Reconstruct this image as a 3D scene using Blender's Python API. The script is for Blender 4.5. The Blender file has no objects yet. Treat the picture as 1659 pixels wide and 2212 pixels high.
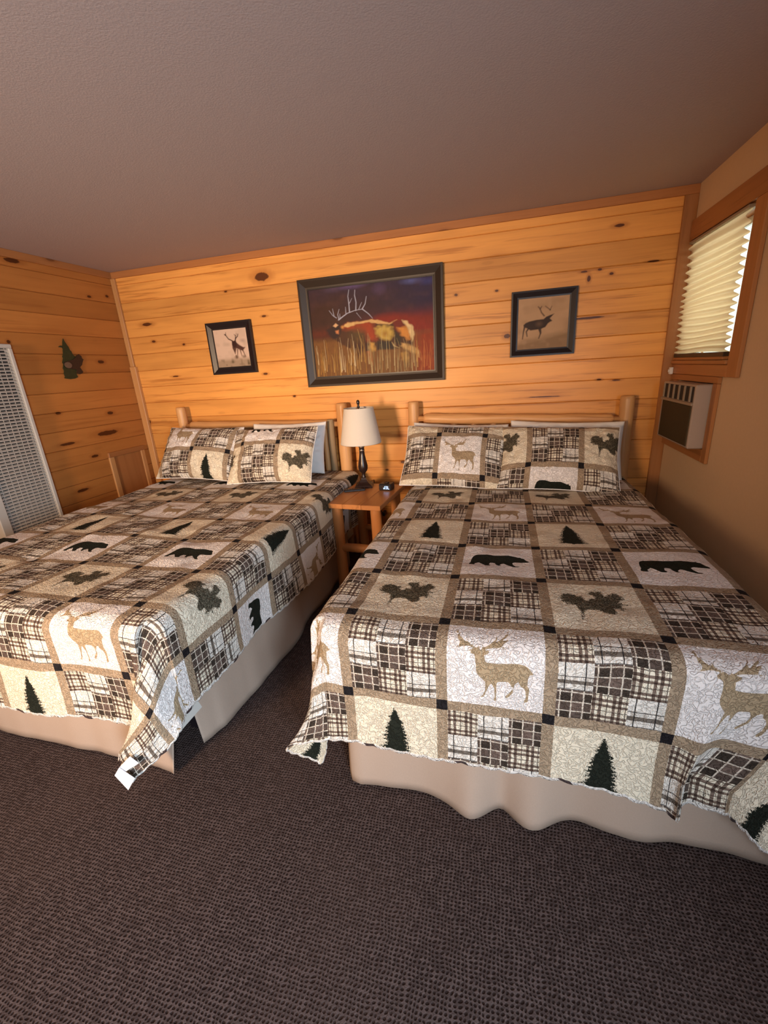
import bpy, bmesh, math, random
import numpy as np
from mathutils import Vector, Matrix, Quaternion, noise

# ------------------------------------------------------------------ camera
W, ZC, YF = 4.236, 2.362, -5.6           # room width, ceiling height, front wall
scene = bpy.context.scene
cam_data = bpy.data.cameras.new('camera')
cam = bpy.data.objects.new('camera', cam_data)
scene.collection.objects.link(cam)
scene.camera = cam
cam_data.sensor_fit = 'HORIZONTAL'
cam_data.sensor_width = 36.0
cam_data.lens = 930.16 / 1659.0 * 36.0
cam_data.clip_start = 0.02
YAW, PITCH, ROLL = -0.278, -0.3185, -0.0645
fwd = Vector((math.sin(YAW) * math.cos(PITCH), math.cos(YAW) * math.cos(PITCH), math.sin(PITCH)))
rt = Vector((math.cos(YAW), -math.sin(YAW), 0))
up = rt.cross(fwd)
r2 = math.cos(ROLL) * rt + math.sin(ROLL) * up
u2 = -math.sin(ROLL) * rt + math.cos(ROLL) * up
cam.matrix_world = Matrix(((r2.x, u2.x, -fwd.x, 3.1733), (r2.y, u2.y, -fwd.y, -3.3168), (r2.z, u2.z, -fwd.z, 1.4622), (0, 0, 0, 1)))

# ------------------------------------------------------------------ world, lights, exposure
world = bpy.data.worlds.new('world'); scene.world = world; world.use_nodes = True
bg = world.node_tree.nodes['Background']
bg.inputs[0].default_value = (0.80, 0.93, 0.86, 1); bg.inputs[1].default_value = 2.2

def area(name, loc, target, sx, sy, power, col):
    l = bpy.data.lights.new(name, 'AREA'); l.shape = 'RECTANGLE'; l.size = sx; l.size_y = sy
    l.energy = power; l.color = col
    o = bpy.data.objects.new(name, l); scene.collection.objects.link(o); o.location = loc
    o.rotation_euler = (Vector(target) - Vector(loc)).to_track_quat('-Z', 'Y').to_euler()
    return o
# added cool lamp outside an invented opening in the right hand wall, out of view
area('added_cool_light', (W + 0.30, -4.75, 1.15), (3.0, -3.4, 0.75), 0.95, 1.5, 225, (0.70, 0.85, 1.0))
# daylight just outside the window over the air conditioner
area('window_daylight', (W + 0.45, -0.42, 1.80), (W, -0.42, 1.72), 0.80, 0.75, 5, (1.0, 0.97, 0.88))
# added warm narrow-beam lamp in an invented front wall opening, behind the camera
area('added_warm_light', (1.42, YF - 0.02, 1.52), (1.75, 0.0, 1.02), 0.55, 0.75, 38, (1.0, 0.66, 0.40)).data.spread = 1.15

vs = scene.view_settings
vs.view_transform = 'Standard'; vs.look = 'None'; vs.gamma = 1.0; vs.use_curve_mapping = False
vs.exposure = 0.0

rnd = random.Random(7)
nprng = np.random.default_rng(5)

# ------------------------------------------------------------------ mesh helpers
def mk(name, verts, faces, mat=None, parent=None, smooth=False, attrs=None, loc=None, rot=None, bevel=0):
    me = bpy.data.meshes.new(name)
    me.from_pydata([tuple(map(float, v)) for v in verts] if not isinstance(verts, np.ndarray) else verts.tolist(), [], [tuple(f) for f in faces] if not isinstance(faces, np.ndarray) else faces.tolist())
    me.update()
    if smooth: me.polygons.foreach_set('use_smooth', [True] * len(me.polygons))
    if attrs:
        for k, a in attrs.items():
            at = me.attributes.new(k, 'FLOAT_VECTOR', 'POINT')
            at.data.foreach_set('vector', np.asarray(a, dtype=np.float32).ravel())
    if mat: me.materials.append(mat)
    o = bpy.data.objects.new(name, me); scene.collection.objects.link(o)
    if parent is not None: o.parent = parent
    if loc is not None: o.location = loc
    if rot is not None: o.rotation_euler = rot
    return o

def tag(o, label=None, cat=None, group=None, kind=None):
    if label: o['label'] = label
    if cat: o['category'] = cat
    if group: o['group'] = group
    if kind: o['kind'] = kind
    return o

def empty(name, loc, label=None, cat=None, group=None, rz=0):
    o = bpy.data.objects.new(name, None); scene.collection.objects.link(o)
    o.location = loc; o.rotation_euler = (0, 0, rz)
    return tag(o, label, cat, group)

def boxgeo(x0, x1, y0, y1, z0, z1, ch=0.0):
    """box with chamfered edges (all), returns verts, faces"""
    bm = bmesh.new()
    bmesh.ops.create_cube(bm, size=1.0)
    for v in bm.verts:
        v.co = Vector(((x0 + x1) / 2 + v.co.x * (x1 - x0), (y0 + y1) / 2 + v.co.y * (y1 - y0), (z0 + z1) / 2 + v.co.z * (z1 - z0)))
    if ch > 0:
        bmesh.ops.bevel(bm, geom=bm.edges[:], offset=ch, segments=1, affect='EDGES')
    bm.verts.index_update()
    vs_ = [v.co.copy() for v in bm.verts]; fs = [[v.index for v in f.verts] for f in bm.faces]
    bm.free()
    return vs_, fs

def gvec(verts, axis=None):
    a = np.array([tuple(v) for v in verts])
    if axis is None: axis = int(np.argmax(a.max(0) - a.min(0)))
    o = [axis] + [k for k in range(3) if k != axis]
    return a[:, o]

def box(name, x0, x1, y0, y1, z0, z1, mat, parent=None, ch=0.0, axis=None, loc=None, rot=None):
    v, f = boxgeo(x0, x1, y0, y1, z0, z1, ch)
    return mk(name, v, f, mat, parent, attrs={'gv': gvec(v, axis)}, loc=loc, rot=rot)

def join(parts):
    V, F, n = [], [], 0
    for v, f in parts:
        V += [tuple(q) for q in v]; F += [[i + n for i in ff] for ff in f]; n += len(v)
    return V, F

def tubegeo(pts, rads, seg=20, wob=0.0, seed=0, cap=True):
    pts = [Vector(p) for p in pts]
    V, F, G = [], [], []
    L = 0
    for i, p in enumerate(pts):
        d = (pts[min(i + 1, len(pts) - 1)] - pts[max(i - 1, 0)]).normalized()
        ref = Vector((0, 0, 1)) if abs(d.z) < 0.9 else Vector((1, 0, 0))
        a = d.cross(ref).normalized(); b = d.cross(a).normalized()
        if i: L += (p - pts[i - 1]).length
        for k in range(seg):
            t = 2 * math.pi * k / seg
            r = rads[i] * (1 + wob * noise.noise(Vector((math.cos(t) * 1.3 + seed * 7.1, math.sin(t) * 1.3, L * 7))))
            V.append(p + a * (r * math.cos(t)) + b * (r * math.sin(t)))
            G.append((L, r * math.cos(t), r * math.sin(t)))
    for i in range(len(pts) - 1):
        for k in range(seg):
            k2 = (k + 1) % seg
            F.append((i * seg + k, i * seg + k2, (i + 1) * seg + k2, (i + 1) * seg + k))
    if cap:
        F.append(tuple(range(seg))[::-1]); F.append(tuple((len(pts) - 1) * seg + k for k in range(seg)))
    return V, F, G

def log(name, p0, p1, r0, r1, mat, parent, seed=0, wob=0.10, bow=0.004, n=14, tenon=0, loc=None):
    p0 = Vector(p0); p1 = Vector(p1); d = p1 - p0; L = d.length
    ref = Vector((0, 0, 1)) if abs(d.normalized().z) < 0.9 else Vector((0, 1, 0))
    side = d.cross(ref).normalized()
    rs = random.Random(seed); pts, rads = [], []
    ts = [0.0, 0.006, 0.02] + [0.02 + 0.96 * (k + 1) / n for k in range(n - 1)] + [0.98, 0.994, 1.0]
    if tenon:
        a = tenon / L
        ts = [0.0, a, a + 0.001, a + 0.015] + [a + 0.015 + (1 - 2 * a - 0.03) * (k + 1) / n for k in range(n - 1)] + [1 - a - 0.015, 1 - a - 0.001, 1 - a, 1.0]
    ph = rs.random() * 6
    for t in ts:
        r = r0 + (r1 - r0) * t + 0.03 * r0 * math.sin(t * 9 + ph)
        if tenon:
            if t <= a or t >= 1 - a: r = r0 * 0.55
            elif t < a + 0.01 or t > 1 - a - 0.01: r *= 0.78
        else:
            if t <= 0 or t >= 1: r *= 0.86
            elif t < 0.01 or t > 0.99: r *= 0.96
        pts.append(p0 + d * t + side * (bow * math.sin(math.pi * t) * (1 if seed % 2 else -1)))
        rads.append(r)
    V, F, G = tubegeo(pts, rads, 22, wob, seed)
    return mk(name, V, F, mat, parent, smooth=True, attrs={'gv': np.array(G) + np.array([seed * 1.7, 0, 0])})

def lathe(name, prof, mat, parent, seg=32, loc=(0, 0, 0), smooth=True, capb=True, capt=True):
    V, F = [], []
    for r, z in prof:
        for k in range(seg):
            t = 2 * math.pi * k / seg
            V.append((r * math.cos(t), r * math.sin(t), z))
    for i in range(len(prof) - 1):
        for k in range(seg):
            k2 = (k + 1) % seg
            F.append((i * seg + k, i * seg + k2, (i + 1) * seg + k2, (i + 1) * seg + k))
    if capb: F.append(tuple(range(seg))[::-1])
    if capt: F.append(tuple((len(prof) - 1) * seg + k for k in range(seg)))
    return mk(name, V, F, mat, parent, smooth=smooth, loc=loc)

# ------------------------------------------------------------------ shader helper
class S:
    """a node socket or number with arithmetic"""
    def __init__(s, g, v): s.g = g; s.v = v
    def _o(s, op, *a):
        n = s.g.nodes.new('ShaderNodeMath'); n.operation = op
        for i, x in enumerate((s,) + a):
            x = x.v if isinstance(x, S) else x
            if isinstance(x, (int, float)): n.inputs[i].default_value = x
            else: s.g.links.new(x, n.inputs[i])
        return S(s.g, n.outputs[0])
    def __add__(s, o): return s._o('ADD', o)
    def __sub__(s, o): return s._o('SUBTRACT', o)
    def __mul__(s, o): return s._o('MULTIPLY', o)
    def __truediv__(s, o): return s._o('DIVIDE', o)
    def lt(s, o): return s._o('LESS_THAN', o)
    def gt(s, o): return s._o('GREATER_THAN', o)
    def fl(s): return s._o('FLOOR')
    def fr(s): return s._o('FRACT')
    def ab(s): return s._o('ABSOLUTE')
    def mod(s, o): return s._o('FLOORED_MODULO', o)
    def mn(s, o): return s._o('MINIMUM', o)
    def mx(s, o): return s._o('MAXIMUM', o)
    def pw(s, o): return s._o('POWER', o)
    def sin(s): return s._o('SINE')
    def inv(s): return S(s.g, 1.0)._o('SUBTRACT', s)
    def near(s, c, w): return (s - c).ab().lt(w)
    def sm(s, a, b):
        n = s.g.nodes.new('ShaderNodeMapRange'); n.interpolation_type = 'SMOOTHSTEP'
        s.g.links.new(s.v, n.inputs[0]); n.inputs[1].default_value = a; n.inputs[2].default_value = b
        return S(s.g, n.outputs[0])

def newmat(name, rough=0.6, spec=0.3):
    m = bpy.data.materials.new(name); m.use_nodes = True
    g = m.node_tree; b = g.nodes['Principled BSDF']
    b.inputs['Roughness'].default_value = rough
    b.inputs['Specular IOR Level'].default_value = spec
    return m, g, b

def mixc(g, f, a, b):
    n = g.nodes.new('ShaderNodeMix'); n.data_type = 'RGBA'
    for idx, x in ((0, f), (6, a), (7, b)):
        x = x.v if isinstance(x, S) else x
        if isinstance(x, (int, float)): n.inputs[idx].default_value = x
        elif isinstance(x, tuple): n.inputs[idx].default_value = (*x, 1)
        else: g.links.new(x, n.inputs[idx])
    return n.outputs[2]

def attr(g, name, xyz=True):
    n = g.nodes.new('ShaderNodeAttribute'); n.attribute_name = name
    if not xyz: return n.outputs['Vector']
    s = g.nodes.new('ShaderNodeSeparateXYZ'); g.links.new(n.outputs['Vector'], s.inputs[0])
    return [S(g, s.outputs[i]) for i in range(3)]

def comb(g, x, y, z):
    n = g.nodes.new('ShaderNodeCombineXYZ')
    for i, q in enumerate((x, y, z)):
        q = q.v if isinstance(q, S) else q
        if isinstance(q, (int, float)): n.inputs[i].default_value = q
        else: g.links.new(q, n.inputs[i])
    return n.outputs[0]

def nz(g, vec, scale, detail=3, rough=0.5, dist=0.0, out='Fac'):
    n = g.nodes.new('ShaderNodeTexNoise'); n.inputs['Scale'].default_value = scale
    n.inputs['Detail'].default_value = detail; n.inputs['Roughness'].default_value = rough
    n.inputs['Distortion'].default_value = dist
    if vec is not None: g.links.new(vec, n.inputs['Vector'])
    return S(g, n.outputs[out])

def bump(g, b, h, strength, dist):
    n = g.nodes.new('ShaderNodeBump'); n.inputs['Strength'].default_value = strength
    n.inputs['Distance'].default_value = dist
    g.links.new(h.v, n.inputs['Height']); g.links.new(n.outputs[0], b.inputs['Normal'])

def objco(g):
    n = g.nodes.new('ShaderNodeTexCoord'); return n.outputs['Object']

def wood(name, base, dark, streak=0.5, rough=0.42, knots=None, plane='xz', voro=0.5, tint=0.25, patch=0.3):
    """pine: grain runs along gv.x ; every object gets its own offset and tone"""
    m, g, b = newmat(name, rough, 0.35)
    gx, gy, gz = attr(g, 'gv')
    oi = g.nodes.new('ShaderNodeObjectInfo'); R = S(g, oi.outputs['Random'])
    off = R * 37.0
    warp = nz(g, comb(g, gx * 1.1 + off, gy * 6, gz * 6), 1.0, 2)
    v1 = comb(g, gx * 0.7 + off, (gy + warp * 0.05) * 26 + off, (gz + warp * 0.05) * 26)
    n1 = nz(g, v1, 1.0, 3, 0.6)
    v2 = comb(g, gx * 2.0 + off, gy * 160, gz * 160)
    n2 = nz(g, v2, 1.0, 2)
    v3 = comb(g, gx * 0.9 + off + 9.0, (gy + warp * 0.035) * 24, (gz + warp * 0.035) * 24 + off)
    n3 = nz(g, v3, 1.0, 4, 0.7)
    f = n1.sm(0.38, 0.72) * 0.55 + n2.sm(0.35, 0.75) * 0.18
    c = mixc(g, f, base, tuple(base[i] * 0.62 + dark[i] * 0.38 for i in range(3)))
    pt = nz(g, comb(g, gx * 1.6 + off * 2.0, gy * 7 + off, gz * 7), 1.0, 2, 0.5)
    c = mixc(g, pt.sm(0.42, 0.68) * patch, c, tuple(base[i] * 0.55 + dark[i] * 0.35 for i in range(3)))
    st = n3.sm(0.535, 0.68) * streak
    c = mixc(g, st, c, dark)
    if voro > 0:      # scattered small knots
        vv = comb(g, gx * 2.1 + off, gy * 7.5 + off, gz * 7.5)
        vn = g.nodes.new('ShaderNodeTexVoronoi'); g.links.new(vv, vn.inputs['Vector']); vn.inputs['Scale'].default_value = 1.0
        d = S(g, vn.outputs['Distance'])
        c = mixc(g, d.sm(0.20, 0.07) * voro * 0.7, c, dark)
        c = mixc(g, d.sm(0.10, 0.06) * voro, c, (dark[0] * 0.28, dark[1] * 0.22, dark[2] * 0.2))
    if knots:
        ge = g.nodes.new('ShaderNodeNewGeometry'); sx = g.nodes.new('ShaderNodeSeparateXYZ')
        g.links.new(ge.outputs['Position'], sx.inputs[0])
        P = S(g, sx.outputs[0 if plane == 'xz' else 1]); Q = S(g, sx.outputs[2])
        halo = None; core = None
        wn = nz(g, ge.outputs['Position'], 30, 2) - 0.5
        for (kx, kz, rx, rz) in knots:
            d = ((((P - kx) / rx).pw(2.0)) + (((Q - kz) / rz).pw(2.0))).pw(0.5) + wn * 0.8
            halo = d if halo is None else halo.mn(d)
        c = mixc(g, halo.sm(2.6, 1.0) * 0.6, c, dark)
        c = mixc(g, halo.sm(1.15, 0.85), c, (dark[0] * 0.25, dark[1] * 0.2, dark[2] * 0.2))
    hsv = g.nodes.new('ShaderNodeHueSaturation')
    g.links.new((R * tint + (1 - tint * 0.6)).v, hsv.inputs['Value'])
    g.links.new(c, hsv.inputs['Color'])
    g.links.new(hsv.outputs[0], b.inputs['Base Color'])
    bump(g, b, n2 * 0.5 + n1 * 0.5, 0.12, 0.002)
    return m

# ------------------------------------------------------------------ materials
BK = [(1.382,2.188,.055,.028),(3.832,2.208,.03,.009),(1.053,2.119,.012,.006),(1.356,1.916,.02,.006),(2.843,1.921,.012,.008),(3.115,1.92,.01,.006),(3.189,1.63,.02,.016),(3.653,1.976,.02,.006),(3.684,1.933,.010,.016),(3.744,1.979,.012,.007),(3.813,1.948,.012,.007),(4.043,1.992,.03,.005),(3.797,1.31,.016,.006),(3.903,1.301,.025,.005),(3.70,1.701,.09,.007),(3.454,1.213,.10,.004),(1.533,1.302,.012,.007),(1.30,1.490,.022,.008),(0.286,1.81,.018,.009),(0.579,1.766,.013,.008),(0.433,1.518,.03,.006),(0.055,1.143,.014,.016),(0.253,1.947,.05,.012),(2.413,0.752,.018,.010),(2.275,0.688,.014,.008)]
LK = [(-0.802,2.301,.05,.014),(-0.262,2.151,.018,.009),(-0.089,2.176,.016,.009),(-0.307,1.663,.03,.012),(-0.342,1.26,.03,.012),(-0.788,1.304,.02,.010),(-0.418,1.105,.10,.018),(-0.782,1.076,.06,.010),(-0.584,0.944,.03,.011),(-0.771,0.709,.05,.012),(-0.985,1.791,.012,.010)]
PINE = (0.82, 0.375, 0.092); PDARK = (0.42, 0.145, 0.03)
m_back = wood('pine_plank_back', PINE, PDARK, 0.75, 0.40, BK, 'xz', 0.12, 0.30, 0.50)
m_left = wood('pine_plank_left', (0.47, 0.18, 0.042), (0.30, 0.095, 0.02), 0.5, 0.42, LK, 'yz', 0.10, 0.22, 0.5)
m_trimred = wood('reddish_pine_trim', (0.42, 0.17, 0.055), (0.20, 0.06, 0.018), 0.5, 0.42, None, 'xz', 0.5)
m_trim = wood('pine_trim', (0.56, 0.29, 0.11), PDARK, 0.4, 0.42, None, 'xz', 0.3)
m_wintrim = wood('window_pine_trim', (0.46, 0.20, 0.07), (0.22, 0.08, 0.02), 0.5, 0.42, None, 'xz', 0.35)
m_log = wood('peeled_log', (0.66, 0.36, 0.15), (0.32, 0.13, 0.045), 0.55, 0.38, None, 'xz', 0.7)
m_slab = wood('weathered_slab', (0.34, 0.24, 0.13), (0.18, 0.11, 0.05), 0.5, 0.6, None, 'xz', 0.3)
m_stand = wood('nightstand_pine', (0.52, 0.215, 0.072), (0.26, 0.10, 0.03), 0.5, 0.30, None, 'xz', 0.5)
m_hatch = wood('hatch_panel_wood', (0.42, 0.17, 0.055), (0.24, 0.08, 0.02), 0.4, 0.45, None, 'yz', 0.0)

def flat(name, col, rough=0.6, spec=0.3, nscale=0, nstr=0.0, metal=0, emis=None, es=0, cvar=0.0):
    m, g, b = newmat(name, rough, spec)
    b.inputs['Base Color'].default_value = (*col, 1); b.inputs['Metallic'].default_value = metal
    if nscale:
        n = nz(g, objco(g), nscale, 3)
        bump(g, b, n, nstr, 0.003)
        if cvar:
            g.links.new(mixc(g, n.sm(0.3, 0.7) * cvar, col, tuple(c * 0.6 for c in col)), b.inputs['Base Color'])
    if emis:
        b.inputs['Emission Color'].default_value = (*emis, 1); b.inputs['Emission Strength'].default_value = es
    return m
m_ceil = flat('textured_ceiling_paint', (0.46, 0.39, 0.385), 0.9, 0.1, 170, 0.35, cvar=0.10)
m_paint = flat('beige_wall_paint', (0.72, 0.53, 0.33), 0.85, 0.15, 60, 0.12, cvar=0.05)
m_frontwall = flat('darkened_front_wall', (0.16, 0.09, 0.05), 0.8, 0.2, 8, 0.1, cvar=0.3)  # unseen wall, colour darkened to cut bounced light
m_core = flat('dark_gap_behind_planks', (0.10, 0.045, 0.015), 0.9)
m_black = flat('black_lacquer', (0.012, 0.008, 0.010), 0.38, 0.4)
m_brownframe = flat('dark_brown_frame', (0.026, 0.015, 0.009), 0.45, 0.4, 40, 0.1)
m_lip = flat('frame_inner_lip', (0.05, 0.03, 0.018), 0.4, 0.4)
m_bronze = flat('dark_bronze', (0.022, 0.011, 0.009), 0.28, 0.5, 20, 0.05)
m_silver = flat('worn_ring', (0.35, 0.28, 0.22), 0.3, 0.5, metal=0.8)
m_plastic = flat('black_plastic', (0.015, 0.015, 0.018), 0.35, 0.4)
m_shade = flat('linen_lamp_shade', (0.68, 0.62, 0.54), 0.9, 0.1, 420, 0.3, cvar=0.08)
m_heater = flat('heater_enamel', (0.50, 0.455, 0.40), 0.5, 0.3)
m_heatdark = flat('heater_inside', (0.035, 0.03, 0.028), 0.8)
m_acside = flat('ac_cabinet_beige', (0.42, 0.33, 0.27), 0.55, 0.3)
m_acbar = flat('ac_front_bar', (0.34, 0.27, 0.20), 0.5, 0.3)
m_acfilter = flat('ac_filter_panel', (0.075, 0.055, 0.03), 0.8, 0.1, 300, 0.3)
m_white = flat('white_cotton', (0.78, 0.77, 0.76), 0.85, 0.1, 90, 0.15)
m_tagw = flat('white_tag_fabric', (0.85, 0.86, 0.92), 0.8, 0.1)
m_mattress = flat('mattress_ticking', (0.6, 0.58, 0.54), 0.9, 0.1, 50, 0.1)
m_skirt = flat('mauve_tan_bed_skirt', (0.42, 0.32, 0.255), 0.9, 0.08, 220, 0.2, cvar=0.08)
m_winframe = flat('window_sash_vinyl', (0.7, 0.7, 0.68), 0.4, 0.4)
m_cord = flat('black_cord', (0.02, 0.018, 0.016), 0.5)
m_decotree = flat('painted_metal_tree', (0.032, 0.038, 0.014), 0.5, 0.3, 60, 0.3, cvar=0.5)
m_decobear = flat('painted_metal_bear', (0.04, 0.020, 0.012), 0.5, 0.3, 60, 0.3, cvar=0.4)
m_decopale = flat('painted_metal_muzzle', (0.16, 0.10, 0.065), 0.5, 0.3, 60, 0.2, cvar=0.3)
m_digit = flat('clock_digit', (0.1, 0.2, 0.4), 0.4, 0.3, emis=(0.45, 0.65, 1.0), es=3.0)
mg_, gg_, bb_ = newmat('window_glass', 0.02, 0.5)
bb_.inputs['Transmission Weight'].default_value = 1.0; bb_.inputs['Base Color'].default_value = (0.9, 0.95, 0.92, 1)
m_glass = mg_

def carpet_mat():
    m, g, b = newmat('brown_loop_carpet', 0.95, 0.05)
    tc = objco(g); sp = g.nodes.new('ShaderNodeSeparateXYZ'); g.links.new(tc, sp.inputs[0])
    X, Y = S(g, sp.outputs[0]), S(g, sp.outputs[1])
    w = nz(g, tc, 22, 2)
    # rows of loops, every second row shifted by half a loop
    py = Y * 98.0 + (w - 0.5) * 1.6
    row = py.fl(); px = X * 92.0 + (w - 0.5) * 2.2
    fx = (px.fr() - 0.5).ab() * 2.0; fy = (py.fr() - 0.5).ab() * 2.0
    loop = ((fx.inv().pw(2.0) * 1.2 + fy.inv().pw(2.0))).sm(0.05, 0.75)
    wn = g.nodes.new('ShaderNodeTexWhiteNoise'); wn.noise_dimensions = '2D'
    g.links.new(comb(g, px.fl(), row, 0), wn.inputs[0])
    rn = S(g, wn.outputs[0])
    patch = nz(g, tc, 2.3, 3)
    fine = nz(g, tc, 260, 2)
    f = loop * (rn * 0.6 + 0.4) * (fine * 1.0 + 0.5)
    c = mixc(g, f, (0.030, 0.019, 0.017), (0.125, 0.090, 0.084))
    c = mixc(g, patch.sm(0.4, 0.7) * 0.25, c, (0.10, 0.065, 0.055))
    g.links.new(c, b.inputs['Base Color'])
    bump(g, b, loop * 0.8 + fine * 0.4, 0.8, 0.005)
    return m
m_carpet = carpet_mat()

PB = 0.3028          # pitch of the quilt blocks, metres
SH = 0.055           # half sash width in blocks
def quilt_mat():
    m, g, b = newmat('printed_quilt', 0.85, 0.1)
    U, V, RIM = attr(g, 'cloth')
    SD, CR, MC = attr(g, 'motif')
    wob = nz(g, comb(g, U, V, 0.0), 14, 2) - 0.5
    wob2 = nz(g, comb(g, V + 5.0, U, 3.0), 14, 2) - 0.5
    u = U + wob * 0.012; v = V + wob2 * 0.012
    bi = u.fl(); bj = v.fl()
    x = (u.fr() - SH) / (1 - 2 * SH); y = (v.fr() - SH) / (1 - 2 * SH)
    outx = x.lt(0.0).mx(x.gt(1.0)); outy = y.lt(0.0).mx(y.gt(1.0))
    sash = outx.mx(outy); corner = outx * outy
    plaidf = (bi + bj).mod(2.0).near(1.0, 0.1)
    X = x * 3.0; Y = y.inv() * 3.0
    cx = X.fl(); cy = Y.fl(); fx = X.fr(); fy = Y.fr()
    t = (cx + cy).mod(3.0)
    def stripes(f, lst):
        r = None
        for c_, w_ in lst:
            q = f.near(c_, w_); r = q if r is None else r.mx(q)
        return r
    # A : cream with brown bars
    sa = stripes(fx, ((0.06, 0.045), (0.24, 0.045), (0.62, 0.045), (0.78, 0.045)))
    sb = stripes(fy, ((0.22, 0.05), (0.40, 0.045), (0.80, 0.045), (0.96, 0.045)))
    ta = stripes(fx, ((0.43, 0.014), (0.95, 0.014))); tb = stripes(fy, ((0.60, 0.014), (0.05, 0.014)))
    ca = (0.78, 0.71, 0.57)
    ca = mixc(g, (sa + sb).mn(1.0) * 0.86 , ca, (0.10, 0.05, 0.038))
    ca = mixc(g, sa * sb * 0.8, ca, (0.035, 0.018, 0.014))
    ca = mixc(g, ta.mx(tb) * 0.8, ca, (0.05, 0.03, 0.025))
    # B : pale with thin dark lines and one broad band
    cb = (0.75, 0.71, 0.65)
    chk = stripes(fx, ((0.17, 0.09), (0.83, 0.09), (0.5, 0.06))) * fy.near(0.66, 0.22)
    cb = mixc(g, chk * 0.35, cb, (0.35, 0.27, 0.20))
    cb = mixc(g, fy.near(0.70, 0.075) * 0.88, cb, (0.085, 0.062, 0.045))
    cb = mixc(g, (fx.near(0.20, 0.016).mx(fx.near(0.78, 0.016)).mx(fy.near(0.47, 0.014)).mx(fy.near(0.985, 0.012))) * 0.95, cb, (0.02, 0.018, 0.02))
    cb = mixc(g, fx.near(0.49, 0.010) * 0.35, cb, (0.15, 0.12, 0.10))
    # C : dark check with pale lines
    dq = stripes(fx, ((0.27, 0.15), (0.93, 0.12))) * 0.45 + stripes(fy, ((0.27, 0.14), (0.88, 0.13))) * 0.45
    mot = nz(g, comb(g, U, V, 1.0), 34, 2)
    cc = mixc(g, dq.mn(1.0), (0.17, 0.12, 0.10), (0.028, 0.022, 0.017))
    cc = mixc(g, mot.sm(0.35, 0.75) * 0.5, cc, (0.07, 0.052, 0.04))
    cc = mixc(g, stripes(fx, ((0.10, 0.020), (0.43, 0.020), (0.77, 0.020))).mx(stripes(fy, ((0.08, 0.020), (0.41, 0.020), (0.74, 0.020)))) * 0.9, cc, (0.70, 0.62, 0.52))
    cp = mixc(g, t.near(1.0, 0.2), ca, cb); cp = mixc(g, t.near(2.0, 0.2), cp, cc)
    # motif blocks
    cbk = mixc(g, CR.gt(0.5), (0.80, 0.755, 0.735), (0.76, 0.68, 0.535))
    tan = MC.near(0.0, 0.3); pine = MC.near(2.0, 0.3)
    needles = nz(g, comb(g, u * 1.0, v * 1.0, 0.0), 42, 2, 0.6, 2.2)
    cm = mixc(g, tan, (0.016, 0.019, 0.014), (0.40, 0.30, 0.19))
    cm = mixc(g, pine, cm, mixc(g, needles.sm(0.47, 0.58), (0.036, 0.033, 0.022), (0.20, 0.17, 0.12)))
    fray = nz(g, comb(g, U, V, 7.0), 75, 2, 0.6, 1.0) - 0.5
    SDf = SD + fray * (pine * 0.10 + MC.near(1.0, 0.3) * CR * 0.07)
    cbk = mixc(g, SDf.lt(0.0), cbk, cm)
    c = mixc(g, plaidf, cbk, cp)
    cs = mixc(g, nz(g, comb(g, U, V, 0.0), 60, 2).sm(0.3, 0.7) * 0.25, (0.365, 0.275, 0.190), (0.29, 0.215, 0.145))
    c = mixc(g, sash, c, cs)
    c = mixc(g, corner, c, (0.016, 0.014, 0.016))
    c = mixc(g, RIM.gt(0.5), c, mixc(g, (U + V).fr().near(0.5, 0.06), (0.74, 0.70, 0.66), (0.07, 0.05, 0.05)))
    # the plain backing shows on the underside
    ge = g.nodes.new('ShaderNodeNewGeometry')
    g.links.new(c, b.inputs['Base Color'])
    st = nz(g, comb(g, U, V, 0.0), 18, 1, 0.4, 1.4)
    stitch = (st - 0.5).ab().sm(0.0, 0.10)
    big = nz(g, comb(g, U, V, 4.0), 9, 2)
    bump(g, b, stitch * 0.6 + nz(g, comb(g, U, V, 2.0), 20, 2) * 0.6 + big * 0.5, 0.85, 0.0065)
    return m
m_quilt = quilt_mat()

# ------------------------------------------------------------------ structure
def framewall(name, plane_x0, plane_x1, holes, mat, y0, y1, z0, z1):
    """wall of boxes with rectangular holes in y,z"""
    ys = sorted({y0, y1} | {h[0] for h in holes} | {h[1] for h in holes})
    zs = sorted({z0, z1} | {h[2] for h in holes} | {h[3] for h in holes})
    parts = []
    for a, b_ in zip(ys[:-1], ys[1:]):
        for c, d in zip(zs[:-1], zs[1:]):
            my, mz = (a + b_) / 2, (c + d) / 2
            if any(h[0] < my < h[1] and h[2] < mz < h[3] for h in holes): continue
            parts.append(boxgeo(plane_x0, plane_x1, a, b_, c, d))
    v, f = join(parts)
    return tag(mk(name, v, f, mat), kind='structure')

floor = tag(box('floor', -0.12, W + 0.14, YF - 0.1, 0.14, -0.10, 0.0, m_carpet), kind='structure')
ceil = tag(box('ceiling', -0.12, W + 0.14, YF - 0.1, 0.14, ZC, ZC + 0.1, m_ceil), kind='structure')
wall_back = tag(box('wall_back', -0.12, W + 0.14, 0.016, 0.14, 0.0, ZC, m_core), kind='structure')
wall_left = tag(box('wall_left', -0.12, -0.016, YF, 0.016, 0.0, ZC, m_core), kind='structure')
fwv, fwf = join([boxgeo(a, b_, YF - 0.1, YF, c, d) for a, b_, c, d in ((-0.12, 1.10, 0, ZC), (1.74, W + 0.14, 0, ZC), (1.10, 1.74, 0, 1.10), (1.10, 1.74, 1.94, ZC))])
wall_front = tag(mk('wall_front', fwv, fwf, m_frontwall), kind='structure')
added_opening = empty('added_front_opening', (1.42, YF, 1.52)); tag(added_opening, kind='structure')  # invented window, out of view, framing the added warm lamp
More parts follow.
